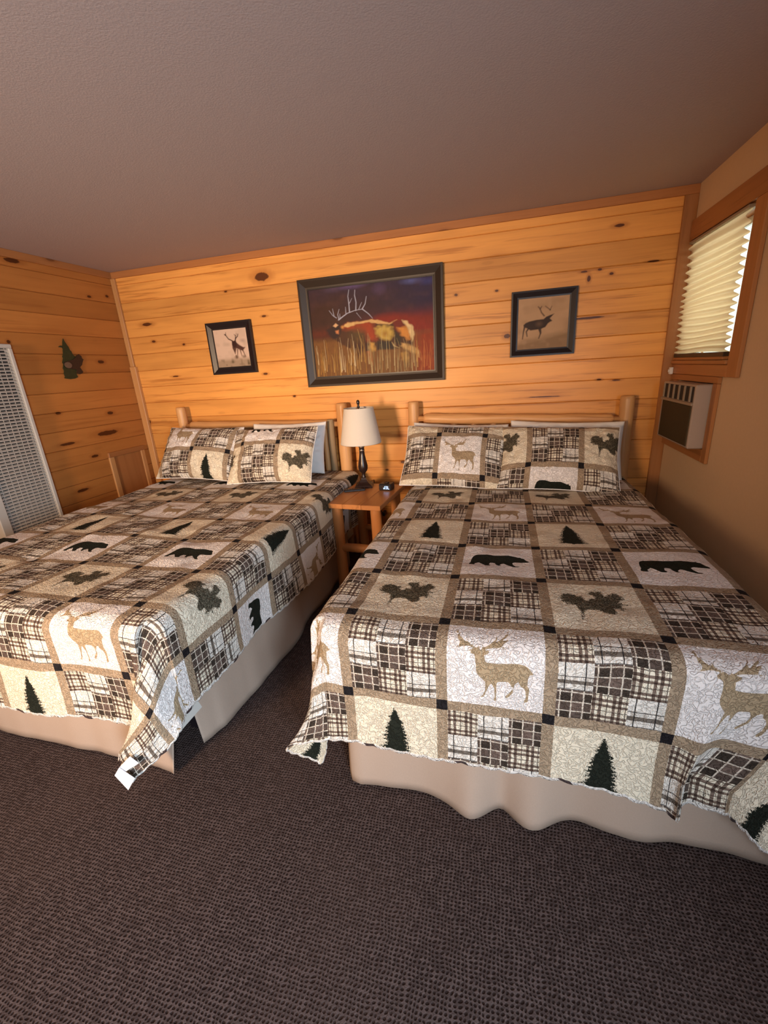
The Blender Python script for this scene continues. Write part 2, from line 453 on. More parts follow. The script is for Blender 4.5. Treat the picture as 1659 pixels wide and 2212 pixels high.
for (a, b_, c, d) in ((-0.40, 0.40, 0.42, 0.50), (-0.40, 0.40, -0.50, -0.42), (-0.40, -0.32, -0.42, 0.42), (0.32, 0.40, -0.42, 0.42)):
    box('added_opening_trim', a, b_, 0.001, 0.02, c, d, m_wintrim, added_opening, ch=0.002)
WH = (-0.757, -0.030, 1.405, 2.075)       # window opening y0 y1 z0 z1
AH = (-0.640, -0.130, 0.945, 1.290)       # air conditioner opening
DH = (-5.25, -4.25, 0.15, 2.05)           # invented unseen opening that lets in the added cool lamp
wall_right = framewall('wall_right', W, W + 0.14, (WH, AH, DH), m_paint, YF, 0.016, 0.0, ZC)

def plank(i, parent, wall, z0, z1, mat):
    """tongue and groove board with V grooves; cross-section swept along the wall"""
    c = 0.0045
    prof = [(0.016, z0), (c * 0.9, z0 + 0.0006), (0, z0 + c), (0, z1 - c), (c * 0.9, z1 - 0.0006), (0.016, z1)]
    ends = (0.0, W) if wall == 'back' else (YF, 0.0)
    V, G = [], []
    for e in ends:
        for d, z in prof:
            V.append((e, d, z) if wall == 'back' else (-d, e, z))
            G.append((e + i * 5.3, z, d))
    n = len(prof)
    F = [(k, k + 1, n + k + 1, n + k) for k in range(n - 1)]
    if wall != 'back': F = [f[::-1] for f in F]
    return mk('plank', V, F, mat, parent, attrs={'gv': G})
seams = [0.0] + [1.308 + 0.1365 * k for k in range(-9, 8)] + [ZC]
for i in range(len(seams) - 1):
    plank(i, wall_back, 'back', seams[i], seams[i + 1], m_back)
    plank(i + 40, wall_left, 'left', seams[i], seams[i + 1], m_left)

# trims
tag(box('trim_1', 0.0, W, -0.016, 0.0, ZC - 0.048, ZC, m_trimred, ch=0.002), kind='structure')
tag(box('trim_2', 0.0, 0.016, YF, -0.016, ZC - 0.048, ZC, m_trimred, ch=0.002), kind='structure')
tag(box('trim_3', 0.0, 0.042, -0.020, 0.0, 1.62, ZC - 0.048, m_trim, ch=0.003), kind='structure')
tag(box('trim_4', 0.0, 0.060, -0.030, 0.0, 0.0, 1.62, m_trim, ch=0.003), kind='structure')
tag(box('trim_5', W - 0.072, W, -0.018, 0.0, 0.0, ZC - 0.048, m_wintrim, ch=0.003), kind='structure')
tag(box('baseboard_right', W - 0.014, W, YF, -0.018, 0.0, 0.09, m_trim, ch=0.002), kind='structure')

# access hatch low on the left wall
hatch = empty('access_hatch', (0.0, -0.29, 0.45), 'small reddish wooden access hatch low on left wall, between heater and corner', 'hatch')
def hb(nm, y0, y1, z0, z1, x1, mat, ax=None):
    return box(nm, 0.001, x1, y0 + 0.29, y1 + 0.29, z0 - 0.45, z1 - 0.45, mat, hatch, ch=0.002, axis=ax)
hb('panel', -0.430, -0.135, 0.30, 0.905, 0.008, m_hatch)
hb('frame_board', -0.475, -0.430, 0.30, 0.905, 0.018, m_trim)
hb('frame_board', -0.135, -0.095, 0.30, 0.905, 0.018, m_trim)
hb('frame_board', -0.475, -0.095, 0.905, 0.945, 0.020, m_trimred)

# ------------------------------------------------------------------ window over the air conditioner
win = empty('window_1', (W, -0.41, 1.74)); tag(win, kind='structure')
def wb(nm, x0, x1, y0, y1, z0, z1, mat, ch=0.003, ax=None):
    return box(nm, x0 - W, x1 - W, y0 + 0.41, y1 + 0.41, z0 - 1.74, z1 - 1.74, mat, win, ch=ch, axis=ax)
wb('head_trim', W - 0.022, W - 0.001, -0.875, -0.019, 2.070, 2.175, m_wintrim)
wb('side_trim', W - 0.020, W - 0.001, -0.865, -0.762, 1.325, 2.070, m_wintrim)
wb('sill', W - 0.030, W + 0.10, -0.762, -0.019, 1.385, 1.405, m_wintrim)
wb('sill_trim', W - 0.020, W - 0.001, -0.762, -0.019, 1.325, 1.384, m_wintrim)
for (a, b_) in ((-0.7565, -0.747), (-0.040, -0.0305)):
    wb('jamb', W + 0.001, W + 0.139, a, b_, 1.406, 2.074, m_wintrim, 0.001, 2)
wb('jamb', W + 0.001, W + 0.139, -0.747, -0.040, 2.064, 2.0745, m_wintrim, 0.001, 1)
for (y0, y1, z0, z1) in ((-0.747, -0.722, 1.406, 2.064), (-0.070, -0.040, 1.406, 2.064), (-0.722, -0.070, 1.406, 1.44), (-0.722, -0.070, 2.03, 2.064)):
    wb('sash_frame', W + 0.085, W + 0.115, y0, y1, z0, z1, m_winframe)
wb('pane', W + 0.098, W + 0.102, -0.722, -0.070, 1.44, 2.03, m_glass, 0)

# pleated shade
msh, gsh, bsh = newmat('pleated_shade_cloth', 0.85, 0.1)
bsh.inputs['Base Color'].default_value = (0.74, 0.58, 0.38, 1)
tr = gsh.nodes.new('ShaderNodeBsdfTranslucent'); tr.inputs[0].default_value = (0.95, 0.72, 0.44, 1)
mx_ = gsh.nodes.new('ShaderNodeMixShader'); mx_.inputs[0].default_value = 0.55
out = [n for n in gsh.nodes if n.type == 'OUTPUT_MATERIAL'][0]
gsh.links.new(bsh.outputs[0], mx_.inputs[1]); gsh.links.new(tr.outputs[0], mx_.inputs[2]); gsh.links.new(mx_.outputs[0], out.inputs[0])
shade = empty('pleated_shade', (W - 0.012, -0.39, 1.41), 'cream pleated window shade hanging a little short of the right jamb', 'window shade')
NP = 17; V, F = [], []
ztop, zbot = 2.055, 1.442
NC = 14
for i in range(2 * NP * 4 + 1):
    t = i / (2 * NP * 4)
    z = ztop + (zbot - ztop) * (t ** 0.86)
    ph = (t * NP) % 1.0
    tri = abs(ph * 2 - 1)
    tri = 0.5 - 0.5 * math.cos(math.pi * tri)
    for j in range(NC + 1):
        s = j / NC
        y = -0.036 + s * (-0.712 + 0.036) + 0.004 * math.sin(t * 31) * s
        x = W - 0.026 + 0.026 * tri + 0.003 * math.sin(s * 5 + t * 9)
        V.append((x - W + 0.012, y + 0.39, z - 1.41 + 0.006 * math.sin(s * 4 + t * 12)))
for i in range(2 * NP * 4):
    for j in range(NC):
        a = i * (NC + 1) + j
        F.append((a, a + 1, a + NC + 2, a + NC + 1))
mk('pleats', V, F, msh, shade, smooth=True)
box('headrail', -0.012, 0.030, -0.325, 0.355, 0.640, 0.653, m_acbar, shade, ch=0.002)
box('bottom_rail', -0.014, 0.018, -0.322, 0.354, -0.003, 0.012, m_wintrim, shade, ch=0.002)
box('stacked_pleats', -0.012, 0.016, -0.322, 0.354, 0.012, 0.034, m_lip, shade, ch=0.002)

# ------------------------------------------------------------------ air conditioner
ac = empty('air_conditioner', (W, -0.385, 0.94), 'through-wall air conditioner with dark filter front under the window', 'air conditioner')
def ab(nm, x0, x1, y0, y1, z0, z1, mat, ch=0.002, ax=None):
    return box(nm, x0 - W, x1 - W, y0 + 0.385, y1 + 0.385, z0 - 0.94, z1 - 0.94, mat, ac, ch=ch, axis=ax)
ab('cabinet', W - 0.088, W + 0.13, -0.636, -0.134, 0.949, 1.286, m_acside, 0.006)
ab('vent_recess', W - 0.090, W - 0.085, -0.618, -0.155, 1.196, 1.276, m_heatdark, 0.0)
ab('filter_panel', W - 0.094, W - 0.086, -0.618, -0.175, 0.962, 1.176, m_acfilter, 0.002)
ab('front_bar', W - 0.098, W - 0.086, -0.628, -0.142, 1.178, 1.193, m_acbar, 0.002)
for k in range(6):
    y = -0.585 + k * 0.082
    ab('vent_blade', W - 0.097, W - 0.086, y - 0.007, y + 0.007, 1.196, 1.276, m_acbar, 0.001)
# wood surround
sur = empty('air_conditioner_surround', (W, -0.385, 0.88), 'reddish pine boards boxed around the air conditioner on the beige wall', 'trim')
def sb(nm, y0, y1, z0, z1, x0=W - 0.018):
    return box(nm, x0 - W, -0.001, y0 + 0.385, y1 + 0.385, z0 - 0.88, z1 - 0.88, m_wintrim, sur, ch=0.002)
sb('top_board', -0.695, -0.019, 1.291, 1.324)
sb('side_board', -0.695, -0.642, 0.878, 1.290)
sb('bottom_board', -0.641, -0.019, 0.878, 0.946)
sb('side_board', -0.128, -0.070, 0.947, 1.290)
plug = empty('cord_plug', (W - 0.074, -0.030, 1.345), 'small white plastic block tucked in the corner under the window trim', 'plug')
plug.location = (W - 0.022, -0.045, 1.335)
box('body', -0.018, 0.001, -0.015, 0.015, -0.012, 0.030, m_white, plug, ch=0.003)
box('prong_cap', -0.024, -0.018, -0.008, 0.008, 0.0, 0.018, m_white, plug, ch=0.002)

# ------------------------------------------------------------------ wall heater
ht = empty('wall_heater', (0.0, -1.21, 0.05), 'tall white louvred wall heater on the left pine wall', 'heater')
def hh(nm, x0, x1, y0, y1, z0, z1, mat, ch=0.002):
    return box(nm, x0, x1, y0 + 1.21, y1 + 1.21, z0 - 0.05, z1 - 0.05, mat, ht, ch=ch)
hh('back_box', 0.001, 0.018, -1.395, -1.022, 0.052, 1.756, m_heatdark)
hh('side_frame', 0.001, 0.060, -1.042, -1.018, 0.052, 1.745, m_heater, 0.004)
hh('side_frame', 0.001, 0.060, -1.430, -1.372, 0.052, 1.745, m_heater, 0.004)
hh('top_frame', 0.001, 0.060, -1.430, -1.018, 1.745, 1.770, m_heater, 0.004)
hh('bottom_frame', 0.001, 0.060, -1.430, -1.018, 0.052, 0.11, m_heater, 0.004)
slat_me = None
nl = 76
for k in range(nl):
    z = 0.125 + k * (1.610 / (nl - 1))
    if slat_me is None:
        v = [(0.034, -0.170, 0.0075), (0.034, 0.162, 0.0075), (0.052, 0.162, -0.001), (0.052, -0.170, -0.001),
             (0.034, -0.170, 0.0065), (0.034, 0.162, 0.0065), (0.052, 0.162, -0.0060), (0.052, -0.170, -0.0060)]
        f = [(0, 1, 2, 3), (7, 6, 5, 4), (3, 2, 6, 7), (0, 3, 7, 4), (1, 5, 6, 2), (4, 5, 1, 0)]
        f = [ff[::-1] for ff in f]
        o = mk('louvre', v, f, m_heater, ht); slat_me = o.data
    else:
        o = bpy.data.objects.new('louvre', slat_me); scene.collection.objects.link(o); o.parent = ht
    o.location = (0, 0.008, z - 0.05)
for k in range(9):
    y = -1.345 + k * 0.036
    hh('grille_bar', 0.040, 0.0425, y - 0.0016, y + 0.0016, 0.11, 1.745, m_heater, 0)

# ------------------------------------------------------------------ bear and tree ornament
def prism(name, poly, x0, x1, mat, parent, oy, oz):
    n = len(poly)
    V = [(x0, y - oy, z - oz) for y, z in poly] + [(x1, y - oy, z - oz) for y, z in poly]
    F = [tuple(range(n)), tuple(range(2 * n - 1, n - 1, -1))] + [(k, n + k, n + (k + 1) % n, (k + 1) % n) for k in range(n)]
    o = mk(name, V, F, mat, parent)
    bm = bmesh.new(); bm.from_mesh(o.data); bmesh.ops.recalc_face_normals(bm, faces=bm.faces[:])
    bmesh.ops.triangulate(bm, faces=[f for f in bm.faces if len(f.verts) > 4]); bm.to_mesh(o.data); bm.free()
    return o
TREE = [(-0.59,1.828),(-0.584,1.808),(-0.571,1.78),(-0.565,1.772),(-0.56,1.747),(-0.552,1.742),(-0.547,1.719),(-0.53,1.7),(-0.549,1.685),(-0.575,1.616),(-0.551,1.615),(-0.559,1.574),(-0.552,1.553),(-0.583,1.543),(-0.62,1.540),(-0.666,1.548),(-0.658,1.560),(-0.66,1.581),(-0.652,1.60),(-0.656,1.62),(-0.643,1.647),(-0.648,1.66),(-0.632,1.69),(-0.636,1.70),(-0.623,1.718),(-0.614,1.755),(-0.617,1.765),(-0.647,1.768),(-0.628,1.778),(-0.61,1.777),(-0.6,1.807)]
BEAR = [(-0.53,1.7),(-0.52,1.712),(-0.508,1.716),(-0.501,1.72),(-0.483,1.705),(-0.482,1.688),(-0.47,1.681),(-0.478,1.674),(-0.484,1.664),(-0.497,1.641),(-0.52,1.624),(-0.509,1.602),(-0.502,1.59),(-0.515,1.578),(-0.536,1.573),(-0.554,1.578),(-0.553,1.608),(-0.591,1.613),(-0.628,1.618),(-0.642,1.64),(-0.641,1.661),(-0.618,1.666),(-0.571,1.676),(-0.549,1.685)]
deco = empty('bear_ornament', (0.0, -0.56, 1.54), 'flat painted bear and pine tree cutout hung on the left wall', 'wall ornament')
prism('tree_shape', TREE, 0.002, 0.007, m_decotree, deco, -0.56, 1.54)
prism('bear_shape', BEAR, 0.0075, 0.013, m_decobear, deco, -0.56, 1.54)
prism('muzzle', [(-0.615 + 0.030 * math.cos(t), 1.640 + 0.022 * math.sin(t)) for t in np.linspace(0, 2 * math.pi, 12, endpoint=False)], 0.0132, 0.016, m_decopale, deco, -0.56, 1.54)

# ------------------------------------------------------------------ painting tools
class Canvas:
    def __init__(s, w, h, bgc):
        s.w, s.h = w, h
        yy, xx = np.mgrid[0:h, 0:w]
        s.x = xx / (w - 1); s.y = 1 - yy / (h - 1)          # y up
        s.c = np.zeros((h, w, 3)); s.c[:] = bgc
    def blend(s, a, col):
        a = np.clip(a, 0, 1)[..., None]; s.c = s.c * (1 - a) + np.array(col) * a
    def poly(s, pts, col, alpha=1.0, soft=0.006, wob=0.0):
        d = polysdf(s.x + wob * s.nz(40, 1), s.y + wob * s.nz(40, 2), pts)
        s.blend((0.5 - d / soft) * alpha, col)
    def line(s, pts, wd, col, alpha=1.0, soft=0.004):
        best = np.full(s.x.shape, 9.0)
        for i in range(len(pts) - 1):
            (ax, ay), (bx, by) = pts[i], pts[i + 1]
            t = np.clip(((s.x - ax) * (bx - ax) + (s.y - ay) * (by - ay)) / max(1e-9, (bx - ax) ** 2 + (by - ay) ** 2), 0, 1)
            k = (i + t) / (len(pts) - 1); w = wd[0] + (wd[1] - wd[0]) * k
            d = np.hypot(s.x - ax - t * (bx - ax), s.y - ay - t * (by - ay)) - w
            best = np.minimum(best, d)
        s.blend((0.5 - best / soft) * alpha, col)
    def blob(s, cx, cy, rx, ry, col, alpha=1.0, p=1.0):
        d = np.sqrt(((s.x - cx) / rx) ** 2 + ((s.y - cy) / ry) ** 2)
        s.blend(alpha * np.clip(1 - d, 0, 1) ** p, col)
    def nz(s, n, seed, ax=1.0, ay=1.0):
        r = np.random.default_rng(seed); gw, gh = int(n * ax) + 2, int(n * ay) + 2
        gr = r.standard_normal((gh, gw))
        X = s.x * (gw - 1.001); Y = s.y * (gh - 1.001); i = X.astype(int); j = Y.astype(int); fx = X - i; fy = Y - j
        fx = fx * fx * (3 - 2 * fx); fy = fy * fy * (3 - 2 * fy)
        return (gr[j, i] * (1 - fx) + gr[j, i + 1] * fx) * (1 - fy) + (gr[j + 1, i] * (1 - fx) + gr[j + 1, i + 1] * fx) * fy

def polysdf(x, y, pts):
    p = np.array(pts, float); q = np.roll(p, -1, 0)
    best = np.full(x.shape, 1e9); inside = np.zeros(x.shape, bool)
    for (ax, ay), (bx, by) in zip(p, q):
        ex, ey = bx - ax, by - ay
        t = np.clip(((x - ax) * ex + (y - ay) * ey) / max(ex * ex + ey * ey, 1e-12), 0, 1)
        best = np.minimum(best, np.hypot(x - ax - t * ex, y - ay - t * ey))
        if ay != by:
            c = ((ay > y) != (by > y)) & (x < (bx - ax) * (y - ay) / (by - ay) + ax)
            inside ^= c
    return np.where(inside, -best, best)

def srgb(r, g_, b_):
    return tuple(((c / 255 + 0.055) / 1.055) ** 2.4 if c > 10 else c / 255 / 12.92 for c in (r, g_, b_))

mp, gp, bp_ = newmat('printed_picture', 0.55, 0.25)
an = gp.nodes.new('ShaderNodeAttribute'); an.attribute_name = 'paint'
gp.links.new(an.outputs['Vector'], bp_.inputs['Base Color'])

def picture_sheet(name, cv, w, h, parent, loc):
    X = cv.x.ravel() * w; Z = cv.y.ravel() * h
    V = np.stack([X, np.zeros_like(X), Z], 1)
    idx = np.arange(cv.w * cv.h).reshape(cv.h, cv.w)
    F = np.stack([idx[1:, :-1].ravel(), idx[1:, 1:].ravel(), idx[:-1, 1:].ravel(), idx[:-1, :-1].ravel()], 1)
    return mk(name, V, F, mp, parent, attrs={'paint': cv.c.reshape(-1, 3)}, loc=loc)

def frame_parts(parent, w, h, fw, depth, mat, mat_in, lip=0.0):
    """four mitred mouldings round a w x h frame lying in xz, front towards -y; origin at lower left"""
    prof = [(0, 0), (0, -depth), (fw * 0.22, -depth * 1.02), (fw * 0.80, -depth * 0.55), (fw, -depth * 0.5), (fw, 0)]
    cs = [(0, 0), (w, 0), (w, h), (0, h)]
    ins = [(1, 1), (-1, 1), (-1, -1), (1, -1)]
    for k in range(4):
        k2 = (k + 1) % 4
        V = []
        for c in (k, k2):
            for o_, d in prof:
                V.append((cs[c][0] + ins[c][0] * o_, d, cs[c][1] + ins[c][1] * o_))
        n = len(prof)
        F = [(i, (i + 1) % n, n + (i + 1) % n, n + i) for i in range(n)] + [tuple(range(n))[::-1], tuple(range(n, 2 * n))]
        mk('frame_side', V, F, mat, parent, attrs={'gv': gvec(V)})

# big elk painting ---------------------------------------------------------
# canvas coordinates come from the photographed picture, 0..1 in the sight size
def PQ(px, py):   # crop pixel -> unit canvas (bilinear inverse of the photographed quadrilateral)
    TL, TR, BR, BL = np.array((112, 322.)), np.array((1450, 150.)), np.array((1475, 1190.)), np.array((205, 1255.))
    u, v = 0.5, 0.5
    for _ in range(12):
        P = (1 - v) * ((1 - u) * TL + u * TR) + v * ((1 - u) * BL + u * BR)
        du = (1 - v) * (TR - TL) + v * (BR - BL); dv = (1 - u) * (BL - TL) + u * (BR - TR)
        e = np.array((px, py)) - P
        s_ = np.linalg.solve(np.stack([du, dv], 1), e); u += s_[0]; v += s_[1]
    return (u, 1 - v)
def PL(l): return [PQ(*q) for q in l]
cv = Canvas(380, 270, srgb(70, 40, 32))
n_big = cv.nz(7, 11); n_mid = cv.nz(16, 12)
cv.blend(cv.x * 1.3 - 0.25, srgb(42, 24, 58))
cv.blend((cv.y - 0.75) * 2.2 + n_big * 0.12, srgb(58, 44, 72))
cv.blend(np.clip((cv.x - 0.62) * 1.6, 0, 1) * np.clip((cv.y - 0.55) * 1.6, 0, 1), srgb(36, 30, 84))
cv.blob(*PQ(1230, 215), 0.11, 0.045, srgb(96, 104, 170), 0.8)
cv.blob(*PQ(1400, 215), 0.11, 0.05, srgb(58, 66, 140), 0.7)
cv.blob(*PQ(600, 270), 0.16, 0.05, srgb(120, 96, 150), 0.75)
cv.blob(*PQ(400, 310), 0.10, 0.05, srgb(100, 78, 110), 0.6)
cv.blob(*PQ(900, 300), 0.07, 0.08, srgb(96, 72, 120), 0.6)
cv.blend(np.clip(n_mid * 0.10, 0, 1), srgb(110, 70, 60))
hz = 0.50 + 0.02 * n_big
cv.blend(np.exp(-((cv.y - 0.55) / 0.10) ** 2) * np.clip((cv.x - 0.35) * 2.4, 0, 1), srgb(138, 34, 20))
cv.blend(np.exp(-((cv.y - 0.50) / 0.06) ** 2) * 0.7, srgb(112, 44, 22))
cv.poly(PL([(820, 620), (900, 570), (1050, 550), (1250, 580), (1450, 640), (1470, 760), (900, 760)]), srgb(140, 36, 22), 0.75, 0.05)
cv.blend(np.clip((0.47 - cv.y) * 14, 0, 1), srgb(128, 84, 40))
cv.blend(np.clip((0.47 - cv.y) * 14, 0, 1) * np.clip((cv.x - 0.80) * 9, 0, 1), srgb(150, 54, 18))
fur = cv.nz(60, 21, 1.0, 0.5)
cv.poly(PL([(380, 690), (470, 690), (560, 680), (700, 650), (800, 650), (900, 660), (1040, 650), (1160, 640), (1240, 700), (1250, 900), (1120, 930), (900, 940), (780, 960), (620, 940), (520, 900), (420, 830)]), srgb(84, 50, 30), 1, 0.02, 0.004)
cv.poly(PL([(500, 700), (560, 662), (700, 645), (820, 640), (860, 700), (880, 840), (780, 860), (740, 760), (620, 740), (500, 730)]), srgb(170, 66, 30), 0.85, 0.04, 0.006)
cv.blob(*PQ(670, 780), 0.10, 0.13, srgb(96, 74, 40), 0.9)
cv.poly(PL([(560, 900), (800, 850), (780, 960), (640, 960)]), srgb(70, 38, 26), 0.8, 0.05)
cv.poly(PL([(520, 690), (560, 655), (700, 640), (820, 615), (920, 630), (1000, 650), (1080, 625), (1000, 672), (900, 662), (800, 650), (660, 668), (560, 705)]), srgb(232, 186, 120), 0.95, 0.012, 0.003)
cv.poly(PL([(860, 700), (920, 680), (1030, 690), (1050, 780), (1000, 850), (920, 830), (860, 780)]), srgb(206, 172, 82), 0.95, 0.03, 0.008)
cv.blob(*PQ(960, 770), 0.035, 0.05, srgb(170, 118, 40), 0.9)
cv.poly(PL([(1040, 640), (1130, 620), (1170, 700), (1100, 760), (1060, 720)]), srgb(122, 36, 24), 0.9, 0.02)
cv.poly(PL([(1090, 700), (1190, 690), (1230, 780), (1210, 840), (1130, 800)]), srgb(224, 148, 64), 0.95, 0.03, 0.005)
cv.poly(PL([(1130, 625), (1190, 635), (1250, 700), (1258, 780), (1235, 860), (1210, 760), (1180, 690)]), srgb(240, 208, 150), 0.95, 0.014, 0.003)
cv.poly(PL([(1060, 740), (1130, 810), (1120, 900), (1060, 860)]), srgb(52, 42, 28), 0.9, 0.02)
cv.poly(PL([(880, 850), (1020, 850), (1060, 940), (880, 945)]), srgb(50, 40, 34), 0.9, 0.02)
cv.poly(PL([(1130, 870), (1240, 900), (1310, 960), (1330, 1070), (1290, 1000), (1180, 950), (1120, 900)]), srgb(214, 170, 104), 0.9, 0.02, 0.004)
cv.poly(PL([(1030, 860), (1060, 900), (1110, 925), (1050, 905)]), srgb(236, 206, 140), 0.9, 0.01)
cv.poly(PL([(800, 860), (850, 870), (870, 950), (830, 960), (790, 920)]), srgb(220, 168, 80), 0.8, 0.02, 0.004)
cv.poly(PL([(650, 960), (740, 930), (680, 1040), (620, 1130), (590, 1120), (640, 1040)]), srgb(84, 46, 24), 0.85, 0.015, 0.004)
cv.poly(PL([(770, 960), (810, 950), (830, 1060), (835, 1120), (800, 1080)]), srgb(170, 78, 30), 0.8, 0.012, 0.004)
cv.poly(PL([(1130, 980), (1170, 960), (1210, 1040), (1180, 1110), (1140, 1060)]), srgb(198, 152, 72), 0.85, 0.02, 0.005)
cv.poly(PL([(380, 700), (430, 660), (470, 660), (490, 740), (450, 840), (400, 830), (340, 770), (320, 730)]), srgb(56, 34, 34), 0.95, 0.02, 0.003)
cv.poly(PL([(400, 690), (430, 660), (460, 680), (430, 705)]), srgb(240, 190, 140), 0.95, 0.01)
cv.poly(PL([(425, 740), (465, 730), (465, 775), (435, 770)]), srgb(220, 140, 90), 0.8, 0.012)
cv.blob(*PQ(505, 700), 0.018, 0.025, srgb(240, 170, 90), 1.0)
sr = random.Random(3)
for k in range(170):                              # grass blades
    gx = sr.random(); gy = 0.02 + sr.random() * 0.2; ln = 0.10 + sr.random() * 0.22
    col = sr.choice([srgb(190, 140, 60), srgb(160, 118, 52), srgb(214, 178, 104), srgb(120, 82, 40), srgb(224, 204, 160)])
    if gx > 0.86: col = sr.choice([srgb(170, 80, 34), srgb(150, 60, 26), srgb(196, 120, 60)])
    if 0.45 < gx < 0.85: col = sr.choice([srgb(208, 190, 140), srgb(164, 136, 88), srgb(120, 96, 60), srgb(180, 150, 96)])
    cv.line([(gx, gy - 0.06), (gx + (sr.random() - .5) * 0.02, gy + ln * 0.5), (gx + (sr.random() - .5) * 0.03, gy + ln)], (0.0035, 0.0008), col, 0.55 + 0.3 * sr.random(), 0.004)
ant = srgb(188, 190, 210)
for pts, w0 in (([(465, 625), (510, 590), (560, 555), (640, 525), (720, 510)], .008), ([(585, 545), (578, 460), (568, 380), (578, 315)], .006), ([(652, 525), (655, 440), (640, 370), (643, 315)], .006),
                ([(720, 510), (752, 455), (765, 378)], .006), ([(685, 510), (715, 440)], .004), ([(725, 512), (790, 560), (830, 605)], .006), ([(545, 560), (540, 490)], .004), ([(585, 450), (610, 400)], .003),
                ([(468, 620), (455, 570), (470, 515)], .005), ([(480, 610), (478, 560)], .004), ([(440, 605), (400, 580), (360, 530)], .005), ([(415, 590), (398, 510)], .004), ([(660, 550), (710, 610)], .003)):
    cv.line(PL(pts), (w0 * 0.8, w0 * 0.35), ant, 0.9, 0.005)
cv.c = np.clip(cv.c * 0.72 * (1 + 0.06 * fur[..., None]), 0, 1)

PX0, PX1, PZ0, PZ1 = 1.6814, 2.7589, 1.3657, 2.1262
pic = empty('elk_painting', (PX0, 0, PZ0), 'large brown-framed painting of an elk in grass against a dark red and purple sky', 'painting')
frame_parts(pic, PX1 - PX0, PZ1 - PZ0, 0.068, 0.036, m_brownframe, m_lip)
box('backing', 0.02, PX1 - PX0 - 0.02, -0.012, -0.002, 0.02, PZ1 - PZ0 - 0.02, m_lip, pic)
iw, ih = PX1 - PX0 - 0.15, PZ1 - PZ0 - 0.15
picture_sheet('canvas', cv, iw + 0.02, ih + 0.02, pic, (0.065, -0.0165, 0.065))
lipf = [(0.066, 0.066 + iw + 0.018, 0.066, 0.0745), (0.066, 0.066 + iw + 0.018, 0.066 + ih + 0.010, 0.066 + ih + 0.0185), (0.066, 0.0745, 0.0745, 0.066 + ih + 0.010), (0.066 + iw + 0.0095, 0.066 + iw + 0.018, 0.0745, 0.066 + ih + 0.010)]
for (a, b_, c, d) in lipf: box('inner_lip', a, b_, -0.0225, -0.0175, c, d, m_black, pic)

# small left photograph (deer facing the viewer) -------------------------------
def mkq(TL, TR, BR, BL):
    TL, TR, BR, BL = [np.array(q, float) for q in (TL, TR, BR, BL)]
    def fq(px, py):
        u, v = 0.5, 0.5
        for _ in range(12):
            P = (1 - v) * ((1 - u) * TL + u * TR) + v * ((1 - u) * BL + u * BR)
            du = (1 - v) * (TR - TL) + v * (BR - BL); dv = (1 - u) * (BL - TL) + u * (BR - TR)
            s_ = np.linalg.solve(np.stack([du, dv], 1), np.array((px, py)) - P); u += s_[0]; v += s_[1]
        return (u, 1 - v)
    return lambda l: [fq(*q) for q in l]
A = mkq((300, 365), (1145, 280), (1320, 1335), (485, 1385))
cv = Canvas(150, 190, srgb(205, 178, 158))
cv.blend(np.clip((0.28 - cv.y) * 8, 0, 1) * 0.85, srgb(150, 128, 104))
cv.blend(np.clip(cv.nz(9, 31) * 0.18, 0, 1), srgb(150, 130, 112))
cv.blend(np.clip((0.3 - cv.y) * 8, 0, 1) * np.clip(cv.nz(14, 32) * 0.4, 0, 1), srgb(100, 84, 62))
cv.blob(*A([(1080, 640)])[0], 0.12, 0.07, srgb(150, 128, 118), 0.7)
dk = srgb(52, 28, 26)
cv.poly(A([(810, 660), (900, 650), (930, 700), (1000, 760), (1100, 820), (1150, 820), (1090, 920), (1000, 880), (930, 850), (900, 1000), (870, 930), (830, 850), (815, 740)]), srgb(74, 46, 40), 1, 0.03)
cv.poly(A([(810, 660), (900, 650), (930, 720), (930, 800), (870, 830), (820, 760)]), dk, 1, 0.02)
for pts, w0 in (([(820, 650), (720, 600), (660, 520), (630, 480)], .016), ([(640, 500), (610, 480)], .014), ([(650, 500), (645, 430)], .010), ([(890, 660), (900, 580), (945, 530), (955, 470)], .018), ([(900, 590), (890, 510), (860, 480)], .012), ([(905, 520), (915, 450)], .008)):
    cv.line(A(pts), (w0, w0 * 0.6), dk, 0.9, 0.02)
for pts in ([(895, 860), (905, 1000)], [(960, 880), (965, 1100)], [(1020, 880), (1075, 1060)], [(1090, 900), (1170, 1080)], [(930, 1050), (950, 1120)]):
    cv.line(A(pts), (.018, .009), srgb(96, 66, 54), 0.8, 0.02)
cv.blob(*A([(940, 1090)])[0], 0.09, 0.07, srgb(90, 70, 50), 0.9)
cv.blob(*A([(1130, 1070)])[0], 0.08, 0.06, srgb(90, 70, 50), 0.8)
def small_picture(label, cv, x0, x1, z0, z1, fw, mat):
    r = empty('framed_photograph', (x0, 0, z0), label, 'picture')
    frame_parts(r, x1 - x0, z1 - z0, fw, 0.026, mat, m_black)
    box('backing', 0.01, x1 - x0 - 0.01, -0.009, -0.002, 0.01, z1 - z0 - 0.01, m_black, r)
    picture_sheet('photograph', cv, x1 - x0 - 2 * fw + 0.008, z1 - z0 - 2 * fw + 0.008, r, (fw - 0.004, -0.0125, fw - 0.004))
    return r
p1 = small_picture('small black-framed sepia photograph of a deer facing forward, left of the painting', cv, 0.832, 1.242, 1.507, 1.903, 0.055, m_black)

